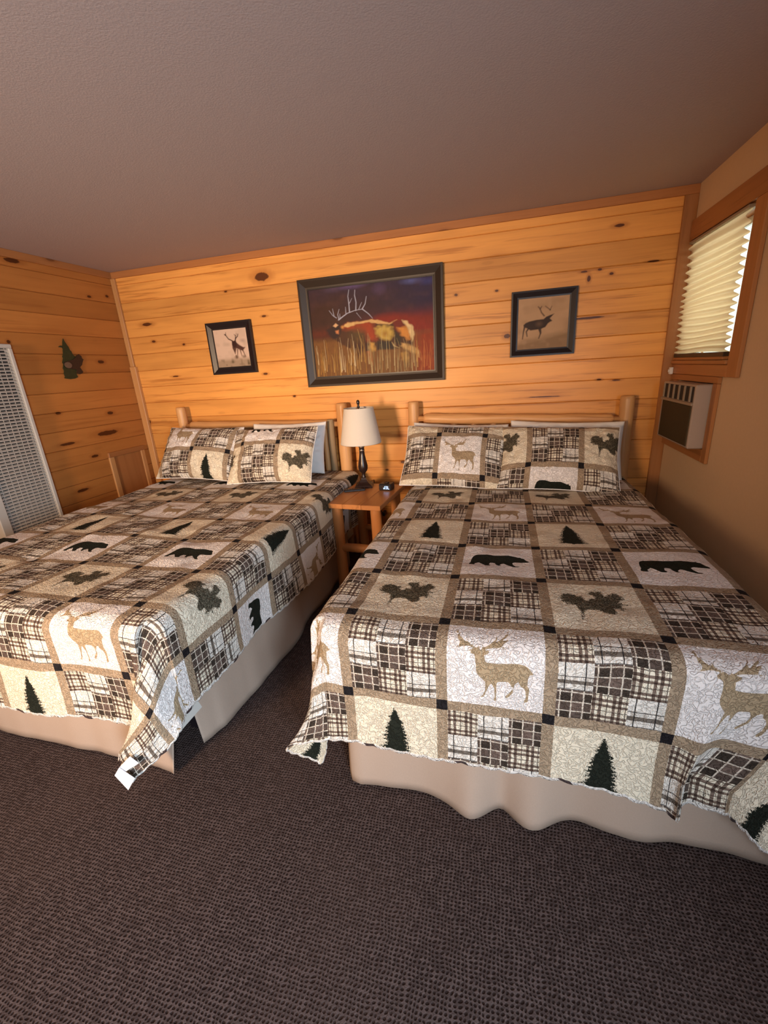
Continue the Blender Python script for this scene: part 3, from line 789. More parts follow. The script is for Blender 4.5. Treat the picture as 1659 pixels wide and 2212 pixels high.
B = mkq((285, 432), (1300, 340), (1215, 1375), (245, 1430))
cv = Canvas(170, 170, srgb(172, 138, 104))
cv.blend(np.clip((0.30 - 0.10 * (1 - cv.x) - cv.y + cv.x * 0.08) * 8, 0, 1) * 0.8, srgb(120, 92, 62))
cv.blend(np.clip(cv.nz(8, 41, 0.7, 1.3) * 0.22, 0, 1), srgb(128, 98, 70))
cv.blend(np.clip(cv.nz(12, 42) * 0.1, 0, 1), srgb(196, 160, 128))
dk = srgb(48, 30, 20)
cv.poly(B([(385, 930), (430, 890), (500, 860), (640, 830), (780, 815), (830, 770), (900, 740), (985, 710), (930, 770), (900, 800), (945, 850), (900, 870), (860, 900), (810, 970), (740, 1000), (640, 1020), (520, 1035), (470, 1000), (395, 970)]), dk, 0.95, 0.02)
cv.blob(*B([(690, 910)])[0], 0.10, 0.08, srgb(96, 70, 50), 0.8)
for pts, w0 in (([(790, 750), (740, 690), (710, 610), (680, 580)], .014), ([(715, 620), (745, 575)], .012), ([(910, 640), (860, 600), (820, 570)], .010), ([(905, 640), (940, 570)], .008)):
    cv.line(B(pts), (w0, w0 * 0.7), srgb(78, 56, 38), 0.85, 0.02)
for pts in ([(480, 1000), (440, 1060), (455, 1150)], [(410, 960), (385, 1060), (365, 1200)], [(715, 990), (720, 1080), (680, 1190)], [(690, 1010), (715, 1100)]):
    cv.line(B(pts), (.018, .010), dk, 0.85, 0.02)
p2 = small_picture('small black-framed sepia photograph of an elk standing in profile, right of the painting', cv, 3.212, 3.623, 1.488, 1.897, 0.047, m_black)

# ------------------------------------------------------------------ quilt motifs as signed distance tables
GN = 300
gy_, gx_ = np.mgrid[0:GN, 0:GN] / (GN - 1.0)
def table(polys):
    d = None
    for p in polys:
        q = polysdf(gx_, gy_, p); d = q if d is None else np.minimum(d, q)
    return d
def quadmap(corners, polys):
    fn = mkq(*corners); return [fn(p) for p in polys]
DEER = quadmap(((125, 70), (1570, 155), (1445, 1545), (35, 1380)), [
 [(510,570),(520,640),(522,720),(520,840),(545,900),(600,960),(645,1010),(640,1080),(630,1160),(615,1210),(590,1270),(548,1300),(560,1318),(600,1305),(640,1230),(670,1140),(700,1070),(735,1040),(760,1100),(770,1180),(768,1300),(740,1350),(745,1365),(780,1365),(795,1290),(798,1180),(805,1080),(820,1015),(980,1025),(1010,1070),(1025,1120),(1015,1175),(960,1235),(918,1280),(920,1295),(950,1305),(1000,1250),(1045,1190),(1055,1110),(1080,1050),(1130,1020),(1150,1090),(1195,1120),(1220,1170),(1220,1280),(1185,1350),(1205,1375),(1245,1350),(1262,1240),(1278,1140),(1250,1080),(1265,980),(1285,890),(1320,885),(1355,897),(1355,880),(1320,815),(1280,755),(1230,725),(1150,715),(1000,720),(860,718),(760,705),(670,688),(662,640),(655,575),(700,572),(745,520),(700,515),(665,525),(660,495),(640,480),(650,430),(632,425),(622,480),(605,515),(585,515),(577,420),(562,420),(565,480),(540,490),(495,515),(425,500),(450,545)],
 [(545,480),(500,445),(440,410),(430,350),(425,330),(415,350),(418,405),(370,380),(325,330),(295,270),(280,215),(290,160),(298,140),(285,150),(270,205),(245,205),(232,165),(230,205),(255,260),(285,310),(250,315),(265,350),(295,390),(300,425),(265,450),(195,452),(195,462),(280,468),(360,450),(440,452),(490,485),(500,530),(560,540)],
 [(640,490),(700,450),(770,410),(830,355),(850,310),(860,262),(875,275),(870,330),(835,400),(870,395),(930,335),(985,290),(962,240),(1010,275),(1025,230),(1028,185),(1040,200),(1030,270),(1000,320),(945,360),(935,385),(985,365),(1042,348),(1000,390),(935,435),(932,460),(970,485),(1005,535),(990,530),(920,480),(850,480),(760,480),(680,495),(640,520)]])
BEARM = quadmap(((140, 30), (1385, 90), (1495, 650), (55, 560)), [
 [(210,365),(245,340),(255,290),(290,230),(330,205),(380,195),(560,200),(700,222),(850,230),(960,232),(1080,252),(1150,265),(1195,262),(1210,278),(1250,280),(1300,325),(1360,355),(1340,368),(1200,360),(1100,345),(1045,350),(1060,390),(1110,425),(1190,437),(1170,447),(1080,440),(980,405),(900,370),(880,360),(810,385),(820,400),(865,412),(780,410),(735,380),(715,350),(640,340),(620,345),(605,380),(650,402),(600,410),(530,405),(450,360),(405,335),(370,350),(320,365),(345,390),(280,390),(215,378)]])
PINEM = quadmap(((480, 25), (1620, 130), (1450, 820), (65, 695)), [
 [(560,598),(575,560),(620,490),(605,405),(540,400),(470,405),(470,395),(540,385),(440,360),(440,340),(480,320),(420,310),(430,300),(490,305),(490,270),(530,250),(580,225),(600,240),(640,222),(670,235),(730,240),(735,270),(800,258),(820,260),(780,285),(835,285),(790,310),(800,340),(850,345),(870,315),(910,305),(960,320),(975,320),(975,260),(935,240),(935,215),(970,195),(1010,190),(1050,210),(1065,172),(1080,200),(1125,190),(1115,230),(1130,265),(1110,280),(1150,280),(1200,240),(1210,260),(1270,230),(1325,238),(1330,270),(1385,292),(1350,305),(1380,320),(1290,345),(1270,370),(1240,380),(1310,378),(1270,395),(1340,393),(1360,408),(1255,415),(1260,440),(1325,490),(1305,492),(1250,450),(1240,500),(1215,500),(1190,470),(1120,470),(1110,520),(1080,555),(990,558),(940,530),(880,490),(800,475),(720,475),(650,510),(585,595)]])
def tree_poly():
    r = random.Random(4); L, R = [], []
    n = 13; top, bot = 0.86, 0.14
    for k in range(n):
        t = (k + 1) / n; y = top - (top - bot) * t
        for side, out in ((-1, L), (1, R)):
            w = (0.008 + 0.235 * t ** 0.66) * (0.84 + 0.26 * r.random())
            out.append((0.5 + side * w * 0.60, y + 0.045))
            out.append((0.5 + side * w * 0.82, y + 0.020 + 0.008 * r.random()))
            out.append((0.5 + side * w, y + 0.018 * r.random()))
            out.append((0.5 + side * w * 0.86, y - 0.004))
            out.append((0.5 + side * w * 0.66, y + 0.004))
    R2 = R + [(0.53, bot - 0.004), (0.52, bot - 0.025), (0.49, bot - 0.025), (0.48, bot - 0.004)]
    return [(0.5, 0.935)] + R2 + L[::-1]
TAB = {'deer': table(DEER), 'bear': table(BEARM), 'pine': table(PINEM), 'tree': table([tree_poly()])}
CODE = {'deer': (0.0, 0.0), 'bear': (0.0, 1.0), 'pine': (1.0, 2.0), 'tree': (1.0, 1.0)}     # cream flag, motif colour

def motif_attr(U, V, rowmap):
    """per-vertex signed distance, cream flag and colour code"""
    out = np.zeros((U.size, 3)); out[:, 0] = 0.5
    bi = np.floor(U).astype(int); bj = np.floor(V).astype(int)
    x = ((U - bi) - SH) / (1 - 2 * SH); y = ((V - bj) - SH) / (1 - 2 * SH)
    for j in np.unique(bj):
        nm = rowmap(int(j)); s = (bj == j)
        T = TAB[nm]; cr, mc = CODE[nm]
        xx = np.clip(x[s], 0, 1) * (GN - 1.001); yy = np.clip(y[s], 0, 1) * (GN - 1.001)
        i0 = xx.astype(int); j0 = yy.astype(int); fx = xx - i0; fy = yy - j0
        d = (T[j0, i0] * (1 - fx) + T[j0, i0 + 1] * fx) * (1 - fy) + (T[j0 + 1, i0] * (1 - fx) + T[j0 + 1, i0 + 1] * fx) * fy
        out[s, 0] = d; out[s, 1] = cr; out[s, 2] = mc
    return out
QROW = lambda j: {0: 'pine', 1: 'bear', 2: 'tree', 3: 'deer'}[j % 4]

def vnoise(x, y, seed):
    """smooth value noise on arrays"""
    r = np.random.default_rng(seed); gr = r.standard_normal((64, 64))
    X = (x + 1000.0) % 63; Y = (y + 1000.0) % 63; i = X.astype(int); j = Y.astype(int); fx = X - i; fy = Y - j
    fx = fx * fx * (3 - 2 * fx); fy = fy * fy * (3 - 2 * fy)
    i1 = (i + 1) % 64; j1 = (j + 1) % 64
    return (gr[j, i] * (1 - fx) + gr[j, i1] * fx) * (1 - fy) + (gr[j1, i] * (1 - fx) + gr[j1, i1] * fx) * fy

def ramp(s, r, flare):
    """profile over a rounded edge: horizontal offset, drop, for cloth length s"""
    q = r * math.pi / 2
    h = np.where(s < q, r * np.sin(np.clip(s, 0, q) / r), r + (s - q) * flare)
    d = np.where(s < q, r * (1 - np.cos(np.clip(s, 0, q) / r)), r + (s - q) * math.sqrt(1 - flare * flare))
    return h, d

def quilt(label, x0, x1, y0, ztop, u_line, v_line, ovl, ovr, ovf, finL, finR, seed, hemw, pleat=None):
    """x0..x1 mattress edges, y0 foot edge, u_line/v_line a pattern crossing, ov* overhangs"""
    r = 0.062; step = 0.0062
    yh = -0.16
    a0, a1, b0, b1 = x0 - ovl, x1 + ovr, y0 - ovf, yh
    na = int((a1 - a0) / step); nb = int((b1 - b0) / step)
    A_, B_ = np.meshgrid(np.linspace(a0, a1, na + 1), np.linspace(b0, b1, nb + 1), indexing='ij')
    ia, ib = np.meshgrid(np.arange(na + 1), np.arange(nb + 1), indexing='ij')
    # scalloped hem : the outermost cloth is stretched in and out
    sc = lambda t: 0.007 * (np.abs(np.sin(math.pi * t / 0.058)) - 0.5)
    wf = np.clip(1 - (B_ - b0) / 0.03, 0, 1); wl = np.clip(1 - (A_ - a0) / 0.03, 0, 1); wr = np.clip(1 - (a1 - A_) / 0.03, 0, 1)
    Ac, Bc = A_.copy(), B_.copy()
    B_ = B_ - wf * sc(A_); A_ = A_ - wl * sc(Bc) + wr * sc(Bc)
    hem = hemw(Ac) * np.clip((y0 - Bc) / ovf, 0, 1)        # uneven foot hem
    oxl = np.clip(x0 - A_, 0, None); oxr = np.clip(A_ - x1, 0, None); oy = np.clip(y0 - B_, 0, None)
    oy = np.where(oy > 0, np.clip(oy + hem * oy / ovf, 0, None), 0)
    left = oxl > oxr
    ox = np.maximum(oxl, oxr); sg = np.where(left, -1.0, 1.0)
    s = np.sqrt(ox ** 2 + oy ** 2)
    flr = 0.05
    h, d = ramp(s, r, flr)
    # ripples in the hanging cloth
    hang = np.clip((s - 0.06) / 0.3, 0, 1)
    rip = hang * (0.016 * vnoise(A_ * 4.0, B_ * 1.2, seed) * (oy > ox) + 0.016 * vnoise(A_ * 1.2, B_ * 4.0, seed + 1) * (ox >= oy))
    h = h + rip
    cxr = np.clip(A_, x0, x1); cyr = np.clip(B_, y0, None)
    onlyx = (ox > 0) & (oy == 0); onlyy = (oy > 0) & (ox == 0); both = (ox > 0) & (oy > 0)
    X = cxr.copy(); Y = cyr.copy(); Z = np.full_like(X, ztop)
    X = np.where(onlyx, cxr + sg * h, X); Y = np.where(onlyy, cyr - h, Y)
    Z = np.where(onlyx | onlyy, ztop - d, Z)
    t = np.arctan2(oy, np.maximum(ox, 1e-9)) / (math.pi / 2)
    def spline(ctrl, tq):
        c = [(-0.2, 0, 0, 0), (0, 0, 0, 0)] + ctrl + [(1, 0, 0, 0), (1.2, 0, 0, 0)]
        xs = np.array([q[0] for q in c]); o = []
        for k in (1, 2, 3):
            ys = np.array([q[k] for q in c]); m_ = np.gradient(ys, xs); m_[1] = m_[1] * 0.5; m_[-2] = m_[-2] * 0.5
            i_ = np.clip(np.searchsorted(xs, tq) - 1, 0, len(xs) - 2)
            hx_ = xs[i_ + 1] - xs[i_]; q_ = (tq - xs[i_]) / hx_
            o.append((2 * q_**3 - 3 * q_**2 + 1) * ys[i_] + (q_**3 - 2 * q_**2 + q_) * hx_ * m_[i_] + (-2 * q_**3 + 3 * q_**2) * ys[i_ + 1] + (q_**3 - q_**2) * hx_ * m_[i_ + 1])
        return o
    for side, fin in ((left, finL), (~left, finR)):
        m = both & side
        tt = t[m]; ss = s[m]; hh_ = h[m]
        near_, far_ = spline(fin[0], tt), spline(fin[1], tt)      # shape of the fold high up and at the hem
        k_ = np.clip((ss - 0.28) / 0.36, 0, 1); k_ = k_ * k_ * (3 - 2 * k_)
        cx_, cy_, cz_ = [near_[q] * (1 - k_) + far_[q] * k_ for q in range(3)]
        gr = ss * np.clip(ss / 0.25, 0, 1)
        px = (1 - tt) ** 2 * hh_ + gr * cx_; py = tt ** 2 * hh_ + gr * cy_
        X[m] = cxr[m] + sg[m] * px; Y[m] = cyr[m] - py
        Z[m] = ztop - d[m] * (1 - cz_)
    # a soft pleat in the foot panel : cloth gathered sideways
    if pleat:
        pc, pw, pa, side_ = pleat
        w_ = 1 / (1 + np.exp(-side_ * (A_ - pc) / pw))
        hg = np.clip((oy - 0.05) / 0.35, 0, 1) ** 1.3 * np.where(both, t, 1.0) ** 0.7
        X = X - side_ * pa * w_ * hg
        Y = Y - 0.035 * np.exp(-((A_ - pc) / (pw * 1.6)) ** 2) * hg + 0.02 * np.exp(-((A_ - pc - side_ * pw * 2.6) / (pw * 1.4)) ** 2) * hg
    top = (s == 0)
    # gentle relief everywhere on top, falling towards the edges
    Z += 0.006 * vnoise(A_ * 3.1, B_ * 3.1, seed + 3) + 0.0025 * vnoise(A_ * 14, B_ * 14, seed + 4)
    Z = np.maximum(Z, 0.012 + 0.004 * vnoise(A_ * 9, B_ * 9, seed + 6))
    U = (Ac - u_line) / PB; Vv = (Bc - v_line) / PB
    rim = ((ib < 2) | (ia < 2) | (ia > na - 2)).astype(float)
    verts = np.stack([X.ravel(), Y.ravel(), Z.ravel()], 1)
    idx = np.arange(verts.shape[0]).reshape(na + 1, nb + 1)
    F = np.stack([idx[:-1, :-1].ravel(), idx[1:, :-1].ravel(), idx[1:, 1:].ravel(), idx[:-1, 1:].ravel()], 1)
    root = mk('patchwork_quilt', verts - np.array([(x0 + x1) / 2, y0, ztop]), F, m_quilt, None, smooth=True,
              attrs={'cloth': np.stack([U.ravel(), Vv.ravel(), rim.ravel()], 1), 'motif': motif_attr(U.ravel(), Vv.ravel(), QROW)},
              loc=((x0 + x1) / 2, y0, ztop))
    md = root.modifiers.new('thickness', 'SOLIDIFY'); md.thickness = 0.006; md.offset = -1
    tag(root, label, 'quilt', 'patchwork quilts')
    return root, (X, Y, Z, na, nb)

HT = 0.716
gauss = lambda a, c, w: np.exp(-((a - c) / w) ** 2)
qL, gL = quilt('patchwork quilt with bears, elk and plaid squares on the bed beside the heater',
      0.545, 2.030, -2.310, HT, 1.943, -2.243, 0.40, 0.425, 0.455,
      ([(0.5, 0.15, 0.15, 0.0)], [(0.5, 0.15, 0.15, 0.0)]),
      ([(0.25, 0.06, 0.12, 0.0), (0.5, 0.09, 0.29, 0.03), (0.75, -0.10, 0.24, 0.0)], [(0.25, 0.06, 0.08, 0.0), (0.5, -0.16, 0.20, 0.0), (0.75, -0.30, 0.17, 0.02)]),
      20, lambda a: 0.0 * a)
qR, gR = quilt('patchwork quilt with bears, elk and plaid squares on the bed by the air conditioner',
      2.640, 3.905, -2.205, HT, 2.7135, -2.1625, 0.48, 0.44, 0.475,
      ([(0.25, 0.04, 0.02, 0.0), (0.5, 0.16, 0.10, 0.0), (0.75, 0.16, 0.10, 0.0)], [(0.2, 0.00, -0.02, 0.0), (0.5, 0.10, -0.02, 0.0), (0.78, 0.36, 0.10, 0.02)]),
      ([(0.3, 0.10, 0.10, 0.0), (0.6, 0.10, 0.22, 0.0)], [(0.25, 0.18, 0.10, 0.0), (0.5, 0.20, 0.16, 0.0), (0.75, 0.04, 0.12, 0.0)]),
      30, lambda a: 0.045 * gauss(a, 3.68, 0.16), (3.73, 0.035, 0.13, 1))

# white care tags at the hanging corner of the left quilt
X, Y, Z, na, nb = gL
tx, ty, tz = X[na, 0], Y[na, 0], Z[na, 0]
V = [(-0.030, -0.012, 0.045), (0.004, -0.016, 0.090), (0.052, -0.010, 0.045), (0.012, -0.016, -0.020 + 0.02)]
def tagpiece(nm, pts):
    pts = [Vector(p) for p in pts]; n = len(pts)
    Vv = pts + [p + Vector((0.0, 0.0015, 0)) for p in pts]
    F = [tuple(range(n)), tuple(range(2 * n - 1, n - 1, -1))] + [(k, n + k, n + (k + 1) % n, (k + 1) % n) for k in range(n)]
    o = mk(nm, Vv, F, m_tagw, qL)
    o.location = Vector((tx, ty, tz)) - qL.location
    tag(o, 'white fabric care tag'); return o
tagpiece('care_tag', [(-0.035, -0.020, 0.055), (0.000, -0.022, 0.100), (0.050, -0.018, 0.060), (0.012, -0.024, 0.004)])
tagpiece('care_tag', [(-0.005, -0.017, 0.095), (0.050, -0.012, 0.150), (0.078, -0.010, 0.125), (0.018, -0.016, 0.082)])

# ------------------------------------------------------------------ beds
def skirt(nm, path, z1, parent, seed, amp=0.014, s0=(0, 0), s1=(0, 0), folds=()):
    """hanging cloth along a floor path ; path points (x, y, nx, ny, extra)"""
    pts = []
    for (xa, ya, nxa, nya), (xb, yb, nxb, nyb) in zip(path[:-1], path[1:]):
        L = math.hypot(xb - xa, yb - ya); n = max(2, int(L / 0.015))
        for k in range(n):
            t = k / n
            pts.append((xa + (xb - xa) * t, ya + (yb - ya) * t, nxa + (nxb - nxa) * t, nya + (nyb - nya) * t))
    pts.append(path[-1])
    V, F = [], []; nz_ = 12; l = 0; px = None
    LT = sum(math.hypot(b_[0] - a_[0], b_[1] - a_[1]) for a_, b_ in zip(pts[:-1], pts[1:]))
    for (x, y, nx, ny) in pts:
        if px: l += math.hypot(x - px[0], y - px[1])
        px = (x, y)
        w = noise.noise(Vector((l * 3.3, seed, 0))) * 1.5 + 0.5 * noise.noise(Vector((l * 9.0, seed + 5, 0)))
        for j in range(nz_ + 1):
            t = j / nz_; z = z1 + (0.010 - z1) * t
            o = amp * (0.25 + t * 1.3) * w + 0.010 * t + t ** 1.2 * sum(a_ * math.exp(-((x - c_) / w_) ** 2) for c_, w_, a_ in folds if abs(ny) > 0.5)
            e0 = max(0, 1 - l / 0.16) * (1 - z / z1); e1 = max(0, 1 - (LT - l) / 0.16) * (1 - z / z1)
            V.append((x + nx * o + s0[0] * e0 + s1[0] * e1, y + ny * o + s0[1] * e0 + s1[1] * e1, z))
    for i in range(len(pts) - 1):
        for j in range(nz_):
            a = i * (nz_ + 1) + j
            F.append((a, a + 1, a + nz_ + 2, a + nz_ + 1))
    o = mk(nm, V, F, m_skirt, parent, smooth=True)
    md = o.modifiers.new('thickness', 'SOLIDIFY'); md.thickness = 0.002; md.offset = -1
    return o

def bed(label, x0, x1, y0, hx0, hx1, hz0, hz1, seed, railz, railr):
    cx = (x0 + x1) / 2
    root = empty('log_bed', (cx, y0, 0.0), label, 'bed', 'log beds')
    inv = Vector((-cx, -y0, 0))
    def sh(o): o.location = inv; return o
    sh(box('mattress', x0 + 0.02, x1 - 0.02, y0 + 0.02, -0.165, 0.42, HT - 0.016, m_mattress, root, ch=0.045))
    sh(box('box_spring', x0 + 0.025, x1 - 0.025, y0 + 0.03, -0.170, 0.18, 0.42, m_mattress, root, ch=0.01))
    for (lx, ly) in ((x0 + 0.15, y0 + 0.25), (x1 - 0.15, y0 + 0.25), (x0 + 0.15, -0.35), (x1 - 0.15, -0.35)):
        sh(box('leg', lx - 0.02, lx + 0.02, ly - 0.02, ly + 0.02, 0.0, 0.18, m_black, root))
    # headboard
    yp = -0.085
    sh(log('headboard_post', (hx0 + 0.008, yp, 0), (hx0, yp, hz0), 0.052, 0.040, m_log, root, seed + 1))
    sh(log('headboard_post', (hx1 - 0.005, yp, 0), (hx1, yp, hz1), 0.056, 0.043, m_log, root, seed + 2))
    sh(log('top_rail', (hx0 + 0.030, yp, railz[0]), (hx1 - 0.030, yp, railz[1]), railr, railr * 0.92, m_log, root, seed + 3, 0.16, 0.006, 26, tenon=0.045))
    sh(log('bottom_rail', (hx0 + 0.030, yp, 0.50), (hx1 - 0.030, yp, 0.50), 0.038, 0.036, m_log, root, seed + 4, 0.12, 0.004, 20, tenon=0.045))
    nsp = 9
    for k in range(nsp):
        t = (k + 0.75) / (nsp + 0.5); x = hx0 + 0.05 + (hx1 - hx0 - 0.10) * t
        zt = railz[0] + (railz[1] - railz[0]) * t
        sh(log('spindle', (x, yp, 0.52), (x + 0.004, yp, zt - railr * 0.5), 0.026, 0.024, m_log, root, seed + 10 + k, 0.12, 0.002, 6))
    return root, sh

bedL, shL = bed('queen bed with peeled log headboard beside the left pine wall', 0.545, 2.030, -2.310, 0.488, 1.962, 1.262, 1.238, 100, (1.100, 1.078), 0.038)
bedR, shR = bed('bed with peeled log headboard next to the beige wall', 2.640, 3.905, -2.205, 2.531, 3.965, 1.225, 1.203, 200, (1.098, 1.052), 0.037)
shL(log('end_slat', (1.872, -0.115, 0.45), (1.868, -0.115, 1.12), 0.030, 0.027, m_slab, bedL, 55, 0.1, 0.001, 8))

# bed skirts ; the left one splits at the corner and its side flap hangs open
o = skirt('bed_skirt', [(0.56, -1.0, -1, 0), (0.56, -2.27, -1, 0), (0.575, -2.285, 0, -1), (1.50, -2.275, 0, -1), (2.045, -2.285, 0, -1)], 0.44, bedL, 3.1, 0.010, s1=(-0.085, -0.02)); shL(o)
o = skirt('bed_skirt', [(2.012, -2.215, 1, 0), (2.030, -1.9, 1, 0), (2.034, -1.4, 1, 0), (2.030, -0.4, 1, 0)], 0.44, bedL, 8.4, 0.012, s0=(-0.03, 0.06)); shL(o)
o = skirt('bed_skirt', [(2.665, -0.5, -1, 0), (2.660, -1.9, -1, 0), (2.660, -2.16, -1, 0), (2.675, -2.18, -.7, -.7), (2.70, -2.188, 0, -1), (3.30, -2.188, 0, -1), (3.90, -2.186, 0, -1), (3.955, -2.19, .3, -.9), (3.975, -2.15, 1, 0), (3.93, -1.2, 1, 0)], 0.44, bedR, 5.7, 0.016, folds=((3.10, .06, .035), (3.20, .035, -.015), (3.30, .07, .045), (3.42, .06, -.01), (3.60, .10, .02))); shR(o)

# ------------------------------------------------------------------ pillows
def pillow_mesh(w, h, T, seed, flange=0.0, nu=110, nv=74, pinch=0.05):
    u, v = np.meshgrid(np.linspace(-1, 1, nu + 1), np.linspace(-1, 1, nv + 1), indexing='ij')
    ex = 1 - pinch * (1 - np.abs(v) ** 1.5) * 0.9; ey = 1 - pinch * 1.2 * (1 - np.abs(u) ** 1.5)
    X = u * w / 2 * ex; Zc = v * h / 2 * ey
    th = T / 2 * (np.clip(1 - np.abs(u) ** 2.6, 0, 1) ** 0.62) * (np.clip(1 - np.abs(v) ** 2.4, 0, 1) ** 0.62)
    wr = 0.004 * vnoise(u * 5 + 9, v * 4, seed) + 0.003 * vnoise(u * 13, v * 10, seed + 1)
    edge = np.clip(th / (T * 0.2), 0, 1)
    rad = 0.006 * np.abs(np.sin(np.arctan2(v, u) * 11 + seed)) * np.clip((np.hypot(u, v) - 0.6) * 2, 0, 1)
    Yf = -(th + (wr + rad) * edge + 0.002); Yb = th + wr * edge + 0.002
    n = (nu + 1) * (nv + 1)
    idx = np.arange(n).reshape(nu + 1, nv + 1)
    Fr = np.stack([idx[:-1, :-1].ravel(), idx[1:, :-1].ravel(), idx[1:, 1:].ravel(), idx[:-1, 1:].ravel()], 1)
    Bk = Fr[:, ::-1] + n
    per = list(idx[:, 0]) + list(idx[-1, 1:]) + list(idx[-2::-1, -1]) + list(idx[0, -2:0:-1])
    side = [(a + n, b_ + n, b_, a) for a, b_ in zip(per, per[1:] + per[:1])]
    F = [tuple(f) for f in Fr] + [tuple(f) for f in Bk] + side
    V = np.concatenate([np.stack([X.ravel(), Yf.ravel(), Zc.ravel()], 1), np.stack([X.ravel(), Yb.ravel(), Zc.ravel()], 1)])
    return V, F, u, v

def place(o, c, lean, rz=0, roll=0):
    m = Matrix.Rotation(rz, 4, 'Z') @ Matrix.Rotation(-lean, 4, 'X') @ Matrix.Rotation(roll, 4, 'Y')
    o.matrix_world = Matrix.Translation(c) @ m

def sham(label, c, w, h, T, lean, rz, roll, seed, lx, lz, rowmap, par):
    V, F, u, v = pillow_mesh(w, h, T, seed)
    cu = (u.ravel() * w / 2 - lx) / PB; cvv = (v.ravel() * h / 2 - lz) / PB
    U = np.concatenate([cu, cu]) + par; Vv = np.concatenate([cvv, cvv])
    rim = np.zeros_like(U)
    o = mk('pillow_sham', V, F, m_quilt, None, smooth=True, attrs={'cloth': np.stack([U, Vv, rim], 1), 'motif': motif_attr(U, Vv, rowmap)})
    place(o, c, lean, rz, roll)
    per = []
    for k in range(0, 4 * 40):      # piping cord round the seam
        s_ = k // 40; t = (k % 40) / 40 * 2 - 1
        uu, vv = [(t, -1), (1, t), (-t, 1), (-1, -t)][s_]
        per.append((uu * w / 2 * (1 - 0.05 * (1 - abs(vv) ** 1.5) * 0.9), 0, vv * h / 2 * (1 - 0.06 * (1 - abs(uu) ** 1.5))))
    Vt, Ft, Gt = tubegeo(per + [per[0]], [0.0035] * (len(per) + 1), 6, cap=False)
    mk('piping', Vt, Ft, m_white, o, smooth=True)
    tag(o, label, 'pillow', 'patchwork pillows'); return o

def plain(label, c, w, h, T, lean, rz, roll, seed):
    V, F, u, v = pillow_mesh(w, h, T, seed, nu=60, nv=44)
    o = mk('white_pillow', V, F, m_white, None, smooth=True); place(o, c, lean, rz, roll)
    tag(o, label, 'pillow', 'white pillows behind the shams'); return o

R1 = lambda d: (lambda j: d.get(j, 'tree'))
LN = math.radians(36)
sham('patchwork pillow with elk above plaid, farthest left on the bed beside the heater', (0.865, -0.425, 0.925), 0.70, 0.45, 0.20, LN, -0.03, 0.02, 51, -0.300, -0.005, R1({0: 'deer', -1: 'tree'}), 0.0)
sham('patchwork pillow with bear above plaid and pine sprig, overlapping its neighbour on the left bed', (1.525, -0.465, 0.910), 0.67, 0.45, 0.21, LN, 0.03, -0.02, 52, -0.215, 0.060, R1({0: 'bear', -1: 'pine'}), 0.0)
sham('patchwork pillow with large elk in its middle square, on the right bed near the nightstand', (2.870, -0.480, 0.890), 0.68, 0.45, 0.20, LN + .05, 0.02, 0.05, 53, -0.105, -0.180, R1({0: 'deer', 1: 'pine', -1: 'tree'}), 0.0)
sham('patchwork pillow with pine sprig and plaid square, nearest the beige wall', (3.505, -0.520, 0.880), 0.69, 0.44, 0.21, LN + .05, -0.04, 0.03, 54, -0.175, -0.095, R1({0: 'pine', -1: 'bear', 1: 'tree'}), 1.0)
plain('white pillow behind the bear and pine sprig sham', (1.560, -0.270, 0.926), 0.62, 0.40, 0.11, math.radians(20), 0.02, 0.0, 61)
plain('white pillow behind the large elk sham near nightstand', (2.875, -0.285, 0.895), 0.66, 0.38, 0.11, math.radians(22), 0.0, 0.05, 62)
plain('white pillow behind the pine sprig sham near the beige wall', (3.570, -0.300, 0.885), 0.70, 0.40, 0.11, math.radians(24), 0.0, 0.04, 63)

# ------------------------------------------------------------------ nightstand
ns = empty('nightstand', (2.278, -0.585, 0.0), 'orange pine nightstand with log legs standing between the two beds', 'nightstand', rz=math.radians(-5))
for k in range(3):
    box('top_board', -0.195 + k * 0.1302, -0.195 + (k + 1) * 0.1302 - 0.0006, -0.265, 0.265, 0.626, 0.658, m_stand, ns, ch=0.003)
for sx in (-1, 1):
    for sy in (-1, 1):
        log('leg', (sx * 0.138, sy * 0.200, 0), (sx * 0.138, sy * 0.200, 0.632), 0.038, 0.035, m_stand, ns, 300 + sx + 3 * sy, 0.08, 0.002, 8)
log('stretcher', (-0.150, -0.200, 0.330), (0.150, -0.200, 0.330), 0.030, 0.028, m_stand, ns, 310, 0.1, 0.001, 8)
log('stretcher', (-0.150, 0.200, 0.330), (0.150, 0.200, 0.330), 0.023, 0.022, m_stand, ns, 311, 0.1, 0.001, 8)
for sx in (1,):
    log('stretcher', (sx * 0.150, -0.200, 0.330), (sx * 0.150, 0.200, 0.330), 0.023, 0.022, m_stand, ns, 312 + sx, 0.1, 0.001, 8)

# lamp
LZ = 0.658
lamp = empty('table_lamp', (2.205, -0.400, LZ), 'dark bronze table lamp with cream linen shade, unlit, on the nightstand', 'lamp')
def sq(name, prof, mat):     # square stepped foot
    V, F = [], []
    for hw, z in prof:
        V += [(-hw, -hw, z), (hw, -hw, z), (hw, hw, z), (-hw, hw, z)]
    for i in range(len(prof) - 1):
        for k in range(4):
            k2 = (k + 1) % 4; F.append((i * 4 + k, i * 4 + k2, (i + 1) * 4 + k2, (i + 1) * 4 + k))
    F.append((3, 2, 1, 0)); n = (len(prof) - 1) * 4; F.append((n, n + 1, n + 2, n + 3))
    o = mk(name, V, F, mat, lamp); o.rotation_euler = (0, 0, math.radians(12)); return o
sq('foot', [(0.062, 0.0), (0.064, 0.010), (0.058, 0.018), (0.044, 0.026), (0.030, 0.038), (0.020, 0.055), (0.015, 0.068)], m_bronze)
